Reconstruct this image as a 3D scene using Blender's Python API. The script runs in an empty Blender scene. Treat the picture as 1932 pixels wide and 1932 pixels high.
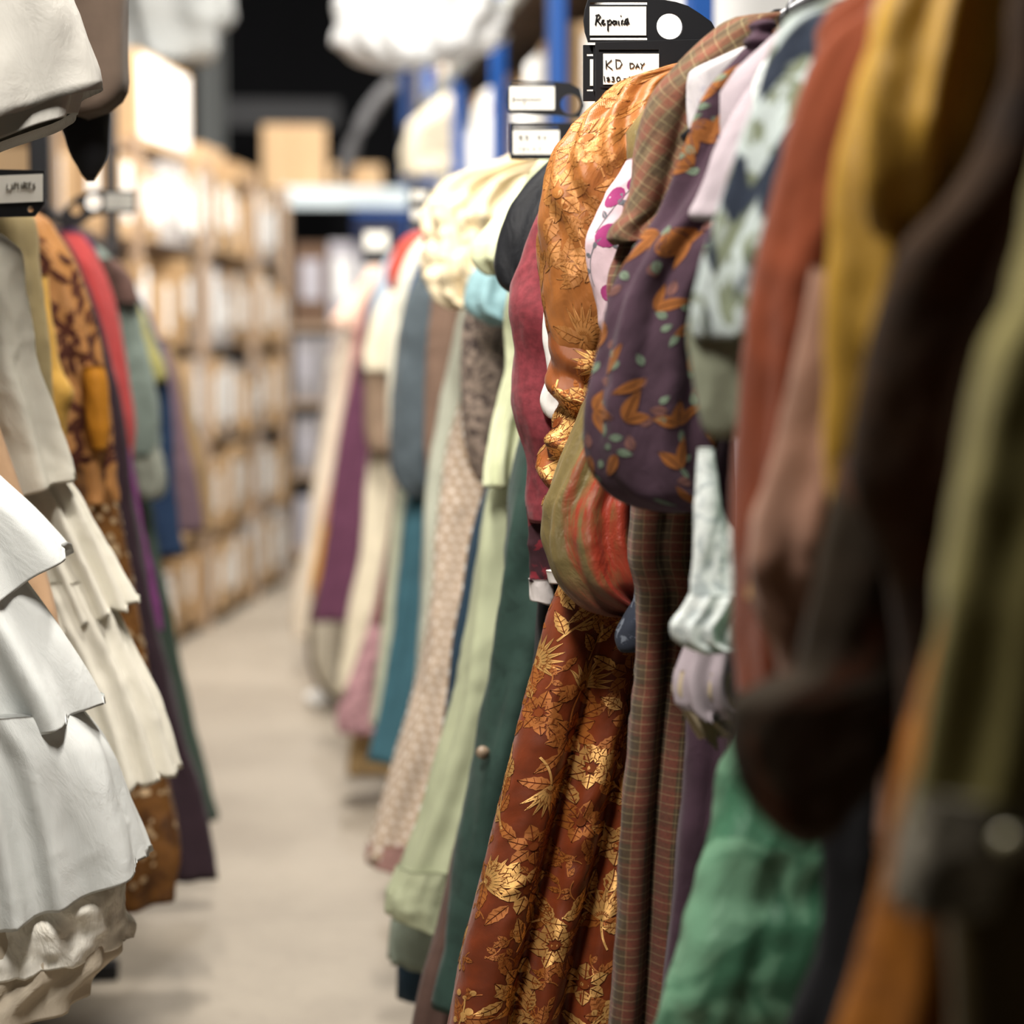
import bpy, bmesh, math, random
import numpy as np
from mathutils import Vector, Matrix

random.seed(7)
RNG = np.random.default_rng(11)
C = bpy.context.scene.collection
SC = bpy.context.scene

# ------------------------------------------------------------------ camera
F_PX = 50.0 / 24.0 * 1932.0
PITCH = math.atan(326.0 / F_PX)
YAW = math.atan(496.0 * math.cos(PITCH) / F_PX)
EYE = np.array([0.0, 0.0, 1.5])
FW = np.array([math.sin(YAW) * math.cos(PITCH), math.cos(YAW) * math.cos(PITCH), -math.sin(PITCH)])
RT = np.array([math.cos(YAW), -math.sin(YAW), 0.0])
UP = np.cross(RT, FW)
cam_d = bpy.data.cameras.new('camera')
cam = bpy.data.objects.new('camera', cam_d)
C.objects.link(cam)
m = Matrix(((RT[0], UP[0], -FW[0], EYE[0]), (RT[1], UP[1], -FW[1], EYE[1]), (RT[2], UP[2], -FW[2], EYE[2]), (0, 0, 0, 1)))
cam.matrix_world = m
cam_d.sensor_fit = 'HORIZONTAL'
cam_d.sensor_width = 24.0
cam_d.lens = 50.0
cam_d.clip_end = 60
cam_d.clip_start = 0.05
cam_d.dof.use_dof = True
cam_d.dof.focus_distance = 3.0
cam_d.dof.aperture_fstop = 1.3
SC.camera = cam


def at(px, py, y):
    """The point of the vertical plane at depth y that stands at this place of the photograph."""
    d = FW + RT * (px - 966.0) / F_PX - UP * (py - 966.0) / F_PX
    return EYE + d * (y / d[1])


RAIL_R, RAIL_RZ = 0.68, 1.90
RAIL_L, RAIL_LZ = -0.47, 1.80

# ------------------------------------------------------------------ helpers


def srgb(h):
    h = h.lstrip('#')
    v = [int(h[i:i + 2], 16) / 255.0 for i in (0, 2, 4)]
    return tuple(x / 12.92 if x <= 0.04045 else ((x + 0.055) / 1.055) ** 2.4 for x in v)


def tag(o, label=None, cat=None, group=None, kind=None):
    if label:
        o['label'] = label
    if cat:
        o['category'] = cat
    if group:
        o['group'] = group
    if kind:
        o['kind'] = kind
    return o


def empty(name, loc, label, cat, group=None):
    o = bpy.data.objects.new(name, None)
    o.empty_display_size = 0.05
    C.objects.link(o)
    o.location = loc
    return tag(o, label, cat, group)


def link_mesh(name, verts, faces, mats, parent=None, uvs=None, midx=None, smooth=True):
    me = bpy.data.meshes.new(name)
    off = np.array(parent.location) if parent is not None else np.zeros(3)
    if parent is not None and parent.parent is not None:
        off = off + np.array(parent.parent.location)
    vv = np.asarray(verts, dtype=float) - off
    me.from_pydata(vv.tolist(), [], [list(map(int, f)) for f in faces])
    if uvs is not None:
        ul = me.uv_layers.new(name='UVMap')
        li = np.empty(len(me.loops), dtype=np.int32)
        me.loops.foreach_get('vertex_index', li)
        ul.data.foreach_set('uv', np.asarray(uvs, dtype=np.float32)[li].ravel())
    if not isinstance(mats, (list, tuple)):
        mats = [mats]
    for mm in mats:
        me.materials.append(mm)
    if midx is not None:
        me.polygons.foreach_set('material_index', np.asarray(midx, dtype=np.int32))
    if smooth:
        me.polygons.foreach_set('use_smooth', np.ones(len(me.polygons), dtype=bool))
    me.update()
    o = bpy.data.objects.new(name, me)
    C.objects.link(o)
    if parent is not None:
        o.parent = parent
    return o


class MB:
    """Collects boxes and tubes into one mesh."""

    def __init__(self):
        self.v, self.f, self.m = [], [], []

    def box(self, c, s, rot=0.0, mi=0, bev=0.0):
        c = np.array(c, float)
        h = np.array(s, float) / 2
        cr, sr = math.cos(rot), math.sin(rot)
        b = len(self.v)
        for sx, sy, sz in ((-1, -1, -1), (1, -1, -1), (1, 1, -1), (-1, 1, -1), (-1, -1, 1), (1, -1, 1), (1, 1, 1), (-1, 1, 1)):
            x, y, z = sx * h[0], sy * h[1], sz * h[2]
            self.v.append((c[0] + x * cr - y * sr, c[1] + x * sr + y * cr, c[2] + z))
        for q in ((0, 3, 2, 1), (4, 5, 6, 7), (0, 1, 5, 4), (1, 2, 6, 5), (2, 3, 7, 6), (3, 0, 4, 7)):
            self.f.append([b + i for i in q])
            self.m.append(mi)
        return self

    def tube(self, pts, r, n=10, mi=0, flat=1.0):
        pts = [np.array(p, float) for p in pts]
        b = len(self.v)
        up = np.array([0.0, 0.0, 1.0])
        for i, p in enumerate(pts):
            t = pts[min(i + 1, len(pts) - 1)] - pts[max(i - 1, 0)]
            t = t / (np.linalg.norm(t) + 1e-9)
            u = up if abs(t[2]) < 0.9 else np.array([0.0, 1.0, 0.0])
            a = np.cross(t, u)
            a /= np.linalg.norm(a)
            c2 = np.cross(a, t)
            rr = r[i] if isinstance(r, (list, tuple)) else r
            for k in range(n):
                w = 2 * math.pi * k / n
                self.v.append(tuple(p + a * rr * math.cos(w) + c2 * rr * flat * math.sin(w)))
        for i in range(len(pts) - 1):
            for k in range(n):
                k2 = (k + 1) % n
                self.f.append([b + i * n + k, b + i * n + k2, b + (i + 1) * n + k2, b + (i + 1) * n + k])
                self.m.append(mi)
        self.f.append([b + k for k in range(n)][::-1])
        self.f.append([b + (len(pts) - 1) * n + k for k in range(n)])
        self.m += [mi, mi]
        return self

    def build(self, name, mats, parent=None, smooth=False, bevel=0.0):
        o = link_mesh(name, self.v, self.f, mats, parent, None, self.m, smooth)
        if bevel:
            md = o.modifiers.new('bevel', 'BEVEL')
            md.width = bevel
            md.segments = 2
            md.limit_method = 'ANGLE'
        return o


# ------------------------------------------------------------------ noise
_T = RNG.random((64, 64))


def vnoise(x, y, seed=0):
    x = x + seed * 7.31
    y = y + seed * 3.77
    xi = np.floor(x).astype(int)
    yi = np.floor(y).astype(int)
    fx = x - xi
    fy = y - yi
    fx = fx * fx * (3 - 2 * fx)
    fy = fy * fy * (3 - 2 * fy)
    a = _T[xi % 64, yi % 64]
    b = _T[(xi + 1) % 64, yi % 64]
    c = _T[xi % 64, (yi + 1) % 64]
    d = _T[(xi + 1) % 64, (yi + 1) % 64]
    return (a * (1 - fx) + b * fx) * (1 - fy) + (c * (1 - fx) + d * fx) * fy - 0.5


def fbm(x, y, seed=0, oct=3):
    r = 0
    a = 1.0
    for i in range(oct):
        r = r + a * vnoise(x * 2 ** i, y * 2 ** i, seed + i * 5)
        a *= 0.5
    return r


def pchip(x, y, q):
    x = np.asarray(x, float)
    y = np.asarray(y, float)
    h = np.diff(x)
    d = np.diff(y) / h
    n = len(x)
    t = np.zeros(n)
    if n == 2:
        t[:] = d[0]
    else:
        for i in range(1, n - 1):
            if d[i - 1] * d[i] > 0:
                w1 = 2 * h[i] + h[i - 1]
                w2 = h[i] + 2 * h[i - 1]
                t[i] = (w1 + w2) / (w1 / d[i - 1] + w2 / d[i])
        t[0] = d[0]
        t[-1] = d[-1]
    k = np.clip(np.searchsorted(x, q) - 1, 0, n - 2)
    s = (q - x[k]) / h[k]
    s = np.clip(s, 0, 1)
    return (y[k] * (1 + 2 * s) * (1 - s) ** 2 + h[k] * t[k] * s * (1 - s) ** 2 + y[k + 1] * s * s * (3 - 2 * s) + h[k] * t[k + 1] * s * s * (s - 1))


# ------------------------------------------------------------------ materials
class NT:
    def __init__(self, name):
        self.mat = bpy.data.materials.new(name)
        self.mat.use_nodes = True
        self.t = self.mat.node_tree
        self.b = self.t.nodes['Principled BSDF']

    def n(self, typ, **kw):
        x = self.t.nodes.new(typ)
        for k, v in kw.items():
            setattr(x, k, v)
        return x

    def put(self, sock, v):
        if hasattr(v, 'is_output'):
            self.t.links.new(v, sock)
        elif v is not None:
            if sock.type == 'RGBA' and len(v) == 3:
                v = (*v, 1)
            sock.default_value = v

    def m(self, op, a, b=None, c=None):
        x = self.n('ShaderNodeMath', operation=op)
        self.put(x.inputs[0], a)
        if b is not None:
            self.put(x.inputs[1], b)
        if c is not None:
            self.put(x.inputs[2], c)
        return x.outputs[0]

    def mix(self, f, a, b):
        x = self.n('ShaderNodeMix', data_type='RGBA')
        self.put(x.inputs[0], f)
        self.put(x.inputs[6], a)
        self.put(x.inputs[7], b)
        return x.outputs[2]

    def uv(self):
        x = self.n('ShaderNodeUVMap')
        return x.outputs[0]

    def obj(self):
        return self.n('ShaderNodeTexCoord').outputs['Object']

    def sep(self, v):
        x = self.n('ShaderNodeSeparateXYZ')
        self.put(x.inputs[0], v)
        return x.outputs

    def scale(self, v, s):
        x = self.n('ShaderNodeMapping')
        self.put(x.inputs[0], v)
        x.inputs[3].default_value = s
        return x.outputs[0]

    def noise(self, v, scale, detail=3.0, rough=0.55, dist=0.0):
        x = self.n('ShaderNodeTexNoise')
        self.put(x.inputs['Vector'], v)
        x.inputs['Scale'].default_value = scale
        x.inputs['Detail'].default_value = detail
        x.inputs['Roughness'].default_value = rough
        x.inputs['Distortion'].default_value = dist
        return x.outputs[0]

    def voro(self, v, scale, feature='F1'):
        x = self.n('ShaderNodeTexVoronoi', feature=feature)
        self.put(x.inputs['Vector'], v)
        x.inputs['Scale'].default_value = scale
        return x.outputs

    def ramp(self, f, lo, hi):
        x = self.n('ShaderNodeMapRange', interpolation_type='SMOOTHSTEP')
        self.put(x.inputs[0], f)
        x.inputs[1].default_value = lo
        x.inputs[2].default_value = hi
        return x.outputs[0]

    def bump(self, h, strength, dist):
        x = self.n('ShaderNodeBump')
        self.put(x.inputs['Height'], h)
        x.inputs['Strength'].default_value = strength
        x.inputs['Distance'].default_value = dist
        return x


MATS = {}


def fab(name, col, rough=0.85, sheen=0.15, spec=0.25, var=0.12, vs=14.0, weave=0.35, crease=0.0, pattern=None, metal=0.0, aniso=0.0):
    if name in MATS:
        return MATS[name]
    k = NT(name)
    uv = k.uv()
    base = srgb(col)
    if pattern:
        c = pattern(k, uv, base)
    else:
        c = base
    if var:
        nz = k.noise(uv, vs, 4.0)
        f = k.ramp(nz, 0.3, 0.7)
        x = k.n('ShaderNodeHueSaturation')
        k.put(x.inputs['Color'], c)
        k.put(x.inputs['Value'], k.m('MULTIPLY_ADD', f, 2 * var, 1 - var))
        c = x.outputs[0]
    k.put(k.b.inputs['Base Color'], c)
    k.b.inputs['Roughness'].default_value = rough
    k.b.inputs['Specular IOR Level'].default_value = spec
    k.b.inputs['Metallic'].default_value = metal
    k.b.inputs['Sheen Weight'].default_value = sheen * 0.35
    k.b.inputs['Sheen Roughness'].default_value = 0.4
    if aniso:
        k.b.inputs['Anisotropic'].default_value = aniso
    nrm = None
    if crease:
        b1 = k.bump(k.noise(k.scale(uv, (1.0, 0.45, 1.0)), 26.0, 4.0, 0.6, 0.6), crease, 0.012)
        nrm = b1.outputs[0]
    if weave:
        s = k.sep(uv)
        wu = k.m('SINE', k.m('MULTIPLY', s[0], 4200.0))
        wv = k.m('SINE', k.m('MULTIPLY', s[1], 4200.0))
        h = k.m('ADD', k.m('MULTIPLY', wu, wv), k.m('MULTIPLY', k.noise(uv, 420.0, 2.0), 2.0))
        b2 = k.bump(h, weave, 0.0006)
        if nrm is not None:
            k.put(b2.inputs['Normal'], nrm)
        nrm = b2.outputs[0]
    if nrm is not None:
        k.put(k.b.inputs['Normal'], nrm)
    MATS[name] = k.mat
    return k.mat


def plain(name, col, rough=0.6, spec=0.4, metal=0.0, var=0.0, vs=6.0):
    if name in MATS:
        return MATS[name]
    k = NT(name)
    base = srgb(col)
    if var:
        nz = k.noise(k.obj(), vs, 4.0)
        x = k.n('ShaderNodeHueSaturation')
        k.put(x.inputs['Color'], base)
        k.put(x.inputs['Value'], k.m('MULTIPLY_ADD', nz, 2 * var, 1 - var))
        base = x.outputs[0]
    k.put(k.b.inputs['Base Color'], base)
    k.b.inputs['Roughness'].default_value = rough
    k.b.inputs['Specular IOR Level'].default_value = spec
    k.b.inputs['Metallic'].default_value = metal
    MATS[name] = k.mat
    return k.mat


# ---- patterns (uv is metric: metres along the cloth)
def p_plaid(k, uv, base, rot=0.0):
    if rot:
        mp = k.n('ShaderNodeMapping')
        k.put(mp.inputs[0], uv)
        mp.inputs[2].default_value = (0, 0, rot)
        uv = mp.outputs[0]
    s = k.sep(uv)

    def line(c, per, w, off=0.0):
        return k.m('LESS_THAN', k.m('FRACT', k.m('MULTIPLY_ADD', c, 1 / per, off)), w)
    red, pale, dark = srgb('#8a3f36'), srgb('#a2956f'), srgb('#3c3026')
    c = k.mix(k.m('MULTIPLY', line(s[0], 0.034, 0.42), 0.34), base, red)
    c = k.mix(k.m('MULTIPLY', line(s[1], 0.047, 0.45), 0.22), c, red)
    c = k.mix(k.m('MULTIPLY', line(s[0], 0.034, 0.2, .45), 0.4), c, dark)
    c = k.mix(k.m('MULTIPLY', line(s[1], 0.0118, 0.12), 0.36), c, pale)
    c = k.mix(k.m('MULTIPLY', line(s[0], 0.017, 0.08), 0.22), c, pale)
    return k.mix(k.ramp(k.noise(uv, 300.0, 2.0), .45, .7), c, k.mix(0.35, c, dark))


def p_dots(k, uv, base):
    s = k.sep(uv)
    row = k.m('FLOOR', k.m('MULTIPLY', s[1], 1 / 0.021))
    sh = k.m('MULTIPLY', k.m('MODULO', row, 2.0), 0.5)
    a = k.m('SUBTRACT', k.m('FRACT', k.m('ADD', k.m('MULTIPLY', s[0], 1 / 0.024), sh)), 0.5)
    b = k.m('SUBTRACT', k.m('FRACT', k.m('MULTIPLY', s[1], 1 / 0.021)), 0.5)
    d = k.m('SQRT', k.m('ADD', k.m('MULTIPLY', a, a), k.m('MULTIPLY', b, b)))
    return k.mix(k.m('SUBTRACT', 1.0, k.ramp(d, 0.2, 0.36)), base, srgb('#fdf4ea'))


def p_mottle(c2, scale=70.0, lo=0.47, hi=0.56, amt=1.0):
    def f(k, uv, base):
        nz = k.noise(uv, scale, 3.0, 0.6, 0.8)
        return k.mix(k.m('MULTIPLY', k.ramp(nz, lo, hi), amt), base, srgb(c2))
    return f


def p_print(c2, c3, scale=16.0):
    """large loose brush-stroke print in two colours"""
    def f(k, uv, base):
        v = k.scale(uv, (1.0, 0.55, 1.0))
        n1 = k.noise(v, scale, 2.0, 0.5, 1.6)
        n2 = k.noise(v, scale * 1.7, 2.0, 0.5, 2.2)
        c = k.mix(k.ramp(n2, 0.5, 0.56), base, srgb(c3))
        return k.mix(k.ramp(n1, 0.53, 0.58), c, srgb(c2))
    return f


def p_shot(c2, cut=0.07):
    """two-colour woven silk, streaked lengthwise"""
    def f(k, uv, base):
        s = k.sep(uv)
        n1 = k.noise(k.scale(uv, (1.0, 0.1, 1.0)), 60.0, 4.0, 0.6, 0.8)
        n2 = k.noise(uv, 22.0, 3.0, 0.6)
        w = k.m('ADD', k.m('MULTIPLY_ADD', n1, 0.75, k.m('MULTIPLY', n2, 0.25)), k.m('MULTIPLY', k.m('MINIMUM', k.m('SUBTRACT', s[0], cut), 0.05), 3.0))
        c = k.mix(k.ramp(w, 0.45, 0.66), base, srgb(c2))
        return k.mix(k.m('MULTIPLY', k.ramp(k.m('ADD', s[1], k.m('MULTIPLY', n1, 0.08)), 1.235, 1.175), 0.8), c, srgb('#5f1c1c'))
    return f


def p_stripe(c2, per, w, c3=None):
    def f(k, uv, base):
        s = k.sep(uv)
        fu = k.m('FRACT', k.m('MULTIPLY', s[0], 1 / per))
        return k.mix(k.m('LESS_THAN', fu, w), base, srgb(c2))
    return f


def p_damask(k, uv, base):
    nz = k.noise(uv, 30.0, 3.0, 0.6, 0.5)
    return k.mix(k.ramp(nz, 0.4, 0.65), base, srgb('#7d3510'))


# ------------------------------------------------------------------ cloth loft
class Loft:
    pass


def stadium(f, w, b):
    """f: fraction of the perimeter from the seen edge along the front. Returns dx, dy and the normal."""
    st = np.maximum(w - 2 * b, 0)
    per = 2 * st + 2 * math.pi * b
    s = f * per
    q = b * math.pi / 2
    dx = np.zeros_like(s)
    dy = np.zeros_like(s)
    nx = np.zeros_like(s)
    ny = np.zeros_like(s)
    # quarter 1
    k1 = s <= q
    a = np.where(k1, s / b, 0)
    dx = np.where(k1, b - b * np.cos(a), dx)
    dy = np.where(k1, -b * np.sin(a), dy)
    nx = np.where(k1, -np.cos(a), nx)
    ny = np.where(k1, -np.sin(a), ny)
    k2 = (s > q) & (s <= q + st)
    dx = np.where(k2, b + s - q, dx)
    dy = np.where(k2, -b, dy)
    ny = np.where(k2, -1.0, ny)
    k3 = (s > q + st) & (s <= 3 * q + st)
    a = np.where(k3, (s - q - st) / b, 0)
    dx = np.where(k3, b + st + b * np.sin(a), dx)
    dy = np.where(k3, -b * np.cos(a), dy)
    nx = np.where(k3, np.sin(a), nx)
    ny = np.where(k3, -np.cos(a), ny)
    k4 = (s > 3 * q + st) & (s <= 3 * q + 2 * st)
    dx = np.where(k4, b + st - (s - 3 * q - st), dx)
    dy = np.where(k4, b, dy)
    ny = np.where(k4, 1.0, ny)
    k5 = s > 3 * q + 2 * st
    a = np.where(k5, (s - 3 * q - 2 * st) / b, 0)
    dx = np.where(k5, b - b * np.sin(a), dx)
    dy = np.where(k5, b * np.cos(a), dy)
    nx = np.where(k5, -np.sin(a), nx)
    ny = np.where(k5, np.cos(a), ny)
    return dx, dy, nx, ny, per


SEED = [0]


def cloth(name, parent, mat, Y, side, rows, b=0.04, nz=60, ns=64, fold=(0, 0, .08), wr=(0.004, 12, 6), hem=0.0, ruff=0.0,
          bprof=None, extra=None, decals=None, mats2=(), keep=0.35, label=None, close=False, ruff_f=60, folddrift=0.5, sag=0.0, crinkle=0.0035):
    """One piece of hanging cloth: a closed tube whose outline at each height runs from the seen edge to its other edge."""
    SEED[0] += 1
    sd = SEED[0]
    dirx = 1.0 if side == 'R' else -1.0
    rail = RAIL_R if side == 'R' else RAIL_L
    zz, ee, oo = [], [], []
    for r in rows:
        if r[0] == 'w':
            e, o, z = rail - dirx * r[2], rail + dirx * r[2], r[1]
        elif len(r) == 2:
            p = at(r[1], r[0], Y)
            e, z = p[0], p[2]
            o = 2 * rail - e
        else:
            l, rr = (r[1], r[2]) if side == 'R' else (r[2], r[1])
            p = at(l, r[0], Y)
            q = at(rr, r[0], Y)
            e, o, z = p[0], q[0], p[2]
        if dirx * (o - e) < 0.006:
            o = e + dirx * 0.006
        zz.append(z)
        ee.append(e)
        oo.append(o)
    zz = np.array(zz)[::-1]
    ee = np.array(ee)[::-1]
    oo = np.array(oo)[::-1]
    for i in range(1, len(zz)):
        if zz[i] <= zz[i - 1]:
            zz[i] = zz[i - 1] + 1e-4
    T = np.linspace(0, 1, nz)                      # 0 top .. 1 bottom
    if close:
        T = 0.5 - 0.5 * np.cos(math.pi * T) * 0.5 - 0.25 + 0.5 * (T - 0.5) + 0.25
        T = (T - T[0]) / (T[-1] - T[0])
    Z = zz[-1] + (zz[0] - zz[-1]) * T
    E = pchip(zz, ee, Z)
    O = pchip(zz, oo, Z)
    W = np.abs(O - E)
    bm_ = np.ones(nz) if bprof is None else np.interp(T, [x[0] for x in bprof], [x[1] for x in bprof])
    B = np.minimum(b * bm_, W * 0.5)
    # fractions of the perimeter, denser on the seen half
    nf = int(ns * 0.62)
    f1 = 0.5 * np.linspace(0, 1, nf + 1)[:-1] ** 1.25
    f2 = 1 - 0.5 * np.linspace(1, 0, ns - nf + 1)[:-1] ** 1.6
    fr = np.concatenate([f1, f2])
    Fm, _ = np.meshgrid(fr, T)
    dx, dy, nx, ny, per = stadium(Fm, W[:, None], B[:, None])
    per = np.broadcast_to(per, Fm.shape)
    S = np.where(Fm <= 0.5, Fm, Fm - 1) * per
    Tm = np.broadcast_to(T[:, None], Fm.shape)
    Zm = np.broadcast_to(Z[:, None], Fm.shape)
    edge = keep + (1 - keep) * np.clip(np.abs(S) / 0.035, 0, 1)
    D = np.zeros_like(S)
    a0, a1, lam = fold
    a0, a1 = a0 * 1.25, a1 * 1.25
    if a0 or a1:
        amp = a0 + (a1 - a0) * Tm ** 1.1
        ph = S / lam + folddrift * Tm * vnoise(S * 3, Tm * 0 + 1.3, sd) * 2 + 0.9 * vnoise(S * 5, Zm * 2.0, sd + 2)
        p = np.sin(2 * math.pi * ph)
        D += amp * (0.75 * p - 0.35 * np.abs(np.cos(math.pi * ph)) ** 6 * 1.6) * (0.7 + 0.8 * vnoise(S * 9, Zm * 2, sd + 4))
    wa, ku, kv = wr
    if wa:
        D += wa * 2 * fbm(S * ku, Zm * kv, sd + 9, 3)
    if extra is not None:
        D += extra(S, Tm, Zm)
    if crinkle:
        fine = fbm(S * 26 + 1.5 * vnoise(S * 9, Zm * 7, sd), Zm * 13 + 2.0 * vnoise(S * 7, Zm * 6, sd + 3), sd + 20, 3)
        D += crinkle * (1.2 - 2.2 * np.abs(fine))
        D += crinkle * 1.2 * vnoise(S * 55, Zm * 5, sd + 31)
    D *= edge
    lim = np.broadcast_to(B[:, None], D.shape) * 0.9
    D = np.clip(D, -lim, lim * 1.5)
    X = E[:, None] + dirx * dx + dirx * nx * D
    Yv = Y + dy + ny * D
    # hem line: falls away from the seen edge, ripples
    dist = np.clip(dx, 0, None)
    ZZ = Zm - hem * np.minimum(dist, 0.35) * np.clip(Tm, 0, 1) ** 2
    if ruff:
        ZZ = ZZ + ruff * 2 * vnoise(S * ruff_f, Tm * 0 + sd, sd) * Tm ** 5
    if sag:
        ZZ = ZZ - sag * np.sin(np.clip(S / 0.12, 0, 1) * math.pi) * Tm
    P = np.stack([X, Yv, ZZ], axis=-1)
    # turn-up at the hem, cap at the top
    cx = (E + O) / 2
    lip1 = P[-1] + 0
    lip1[:, 2] += 0.012
    lip1[:, 0] += (cx[-1] - lip1[:, 0]) * np.minimum(0.06, 0.004 / max(W[-1], .01))
    lip1[:, 1] += (Y - lip1[:, 1]) * 0.25
    verts = np.concatenate([P.reshape(-1, 3), lip1], axis=0)
    uv = np.stack([S, Zm], axis=-1).reshape(-1, 2)
    uv = np.concatenate([uv, np.stack([S[-1], Z[-1] + 0 * S[-1]], axis=-1)], axis=0)
    R = nz + 1
    idx = np.arange(R * ns).reshape(R, ns)
    a = idx[:-1, :]
    c = idx[1:, :]
    fa = np.stack([a, np.roll(a, -1, 1), np.roll(c, -1, 1), c], axis=-1).reshape(-1, 4)
    if side == 'R':
        fa = fa[:, ::-1]
    faces = fa.tolist()
    faces.append(idx[0].tolist() if side == 'L' else idx[0].tolist()[::-1])
    mi = [0] * len(faces)
    L = Loft()
    L.P, L.fr, L.per, L.Z, L.side, L.ns, L.nz = P, fr, per[:, 0].copy(), Z, side, ns, nz
    verts = verts.tolist()
    uv = uv.tolist()
    nbase = len(verts)
    dn = []
    if decals:
        for (du, df, dm, offs) in decals:
            du = np.asarray(du, float)
            pts, nn = L_map(L, du[:, 0], du[:, 1], offs)
            dn += nn.tolist()
            base = len(verts)
            verts += pts.tolist()
            uv += du.tolist()
            for q in df:
                ar = sum(du[q[i - 1]][0] * du[q[i]][1] - du[q[i]][0] * du[q[i - 1]][1] for i in range(len(q)))
                qq = [base + i for i in (q if (ar > 0) == (side == 'R') else q[::-1])]
                faces.append(qq)
                mi.append(dm)
    o = link_mesh(name, verts, faces, [mat] + list(mats2), parent, uv, mi)
    if label:
        o['label'] = label
    if dn:
        vn = np.empty(len(verts) * 3, dtype=np.float32)
        o.data.vertices.foreach_get('normal', vn)
        vn = vn.reshape(-1, 3)
        vn[nbase:] = np.array(dn)
        o.data.normals_split_custom_set_from_vertices(vn.tolist())
    L.obj = o
    return L


def L_map(L, u, v, offs):
    def pos(u, v):
        r = np.interp(-v, -L.Z, np.arange(L.nz))
        i = np.clip(np.floor(r).astype(int), 0, L.nz - 2)
        t = r - i
        pr = L.per[i] * (1 - t) + L.per[i + 1] * t
        f = np.clip(u / pr, -0.49, 0.49)
        f = np.where(f < 0, 1 + f, f)
        c = np.interp(f, np.append(L.fr, 1.0), np.arange(L.ns + 1))
        j = np.clip(np.floor(c).astype(int), 0, L.ns - 1)
        s = (c - j)[:, None]
        t = t[:, None]
        j2 = (j + 1) % L.ns
        return (L.P[i, j] * (1 - s) + L.P[i, j2] * s) * (1 - t) + (L.P[i + 1, j] * (1 - s) + L.P[i + 1, j2] * s) * t
    p = pos(u, v)
    e = 0.003
    tu = pos(u + e, v) - pos(u - e, v)
    tv = pos(u, v + e) - pos(u, v - e)
    n = np.cross(tu, tv)
    if L.side == 'L':
        n = -n
    n /= np.linalg.norm(n, axis=1)[:, None] + 1e-9
    return p + n * offs, n


# ------------------------------------------------------------------ flat motifs in cloth coordinates
def rot2(p, a):
    c, s = math.cos(a), math.sin(a)
    return [(x * c - y * s, x * s + y * c) for x, y in p]


class Motif:
    def __init__(self):
        self.v, self.f = [], []
        self.vein = None

    def strip(self, a, b):
        n = len(a)
        k = len(self.v)
        self.v += list(a) + list(b)
        for i in range(n - 1):
            self.f.append((k + i, k + i + 1, k + n + i + 1, k + n + i))

    def leaf(self, x, y, ang, l, w, n=9, ser=0.0, curl=0.0):
        ts = [i / (n - 1) for i in range(n)]
        up, md, dn = [], [], []
        for i, t in enumerate(ts):
            h = w * 0.5 * math.sin(math.pi * t ** 0.8) * (1 - ser * (i % 2))
            yb = curl * l * t * t
            up.append((l * t, yb + h))
            md.append((l * t, yb))
            dn.append((l * t, yb - h))
        g = 0.04 * w
        for A, B in ((up, [(p[0], p[1] + g) for p in md]), ([(p[0], p[1] - g) for p in md], dn)):
            A = [(x + p[0], y + p[1]) for p in rot2(A, ang)]
            B = [(x + p[0], y + p[1]) for p in rot2(B, ang)]
            self.strip(A, B)
        if self.vein is not None and l > 0.012:
            w2 = 0.00034
            for i in range(1, n - 2, 2):
                h = w * 0.5 * math.sin(math.pi * ts[i] ** 0.8) * .8
                for sg in (1, -1):
                    q = [(l * ts[i], curl * l * ts[i] ** 2), (l * (ts[i] + .10), curl * l * ts[i] ** 2 + sg * h)]
                    q = [(x + p[0], y + p[1]) for p in rot2(q, ang)]
                    self.vein.stem(q, w2)

    def disc(self, x, y, r, n=10):
        k = len(self.v)
        self.v.append((x, y))
        for i in range(n):
            a = 2 * math.pi * i / n
            self.v.append((x + r * math.cos(a), y + r * math.sin(a)))
        for i in range(n):
            self.f.append((k, k + 1 + i, k + 1 + (i + 1) % n))

    def stem(self, pts, w):
        A, B = [], []
        for i, p in enumerate(pts):
            q0 = pts[max(i - 1, 0)]
            q1 = pts[min(i + 1, len(pts) - 1)]
            dx, dy = q1[0] - q0[0], q1[1] - q0[1]
            d = math.hypot(dx, dy) + 1e-9
            A.append((p[0] - dy / d * w, p[1] + dx / d * w))
            B.append((p[0] + dy / d * w, p[1] - dx / d * w))
        self.strip(A, B)

    def flower(self, x, y, r, n=7, rnd=random):
        a0 = rnd.random() * 6.3
        for i in range(n):
            a = a0 + i * 2 * math.pi / n
            self.leaf(x + 0.25 * r * math.cos(a), y + 0.25 * r * math.sin(a), a, r * rnd.uniform(.65, .85), r * 0.62, 7, 0.12)
        self.disc(x, y, r * 0.16)


def curve_pts(x, y, ang, l, bend, n=8):
    out = []
    for i in range(n):
        t = i / (n - 1)
        a = ang + bend * t
        out.append((x + l * t * math.cos(ang + bend * t * .5), y + l * t * math.sin(ang + bend * t * .5)))
    return out


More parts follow.
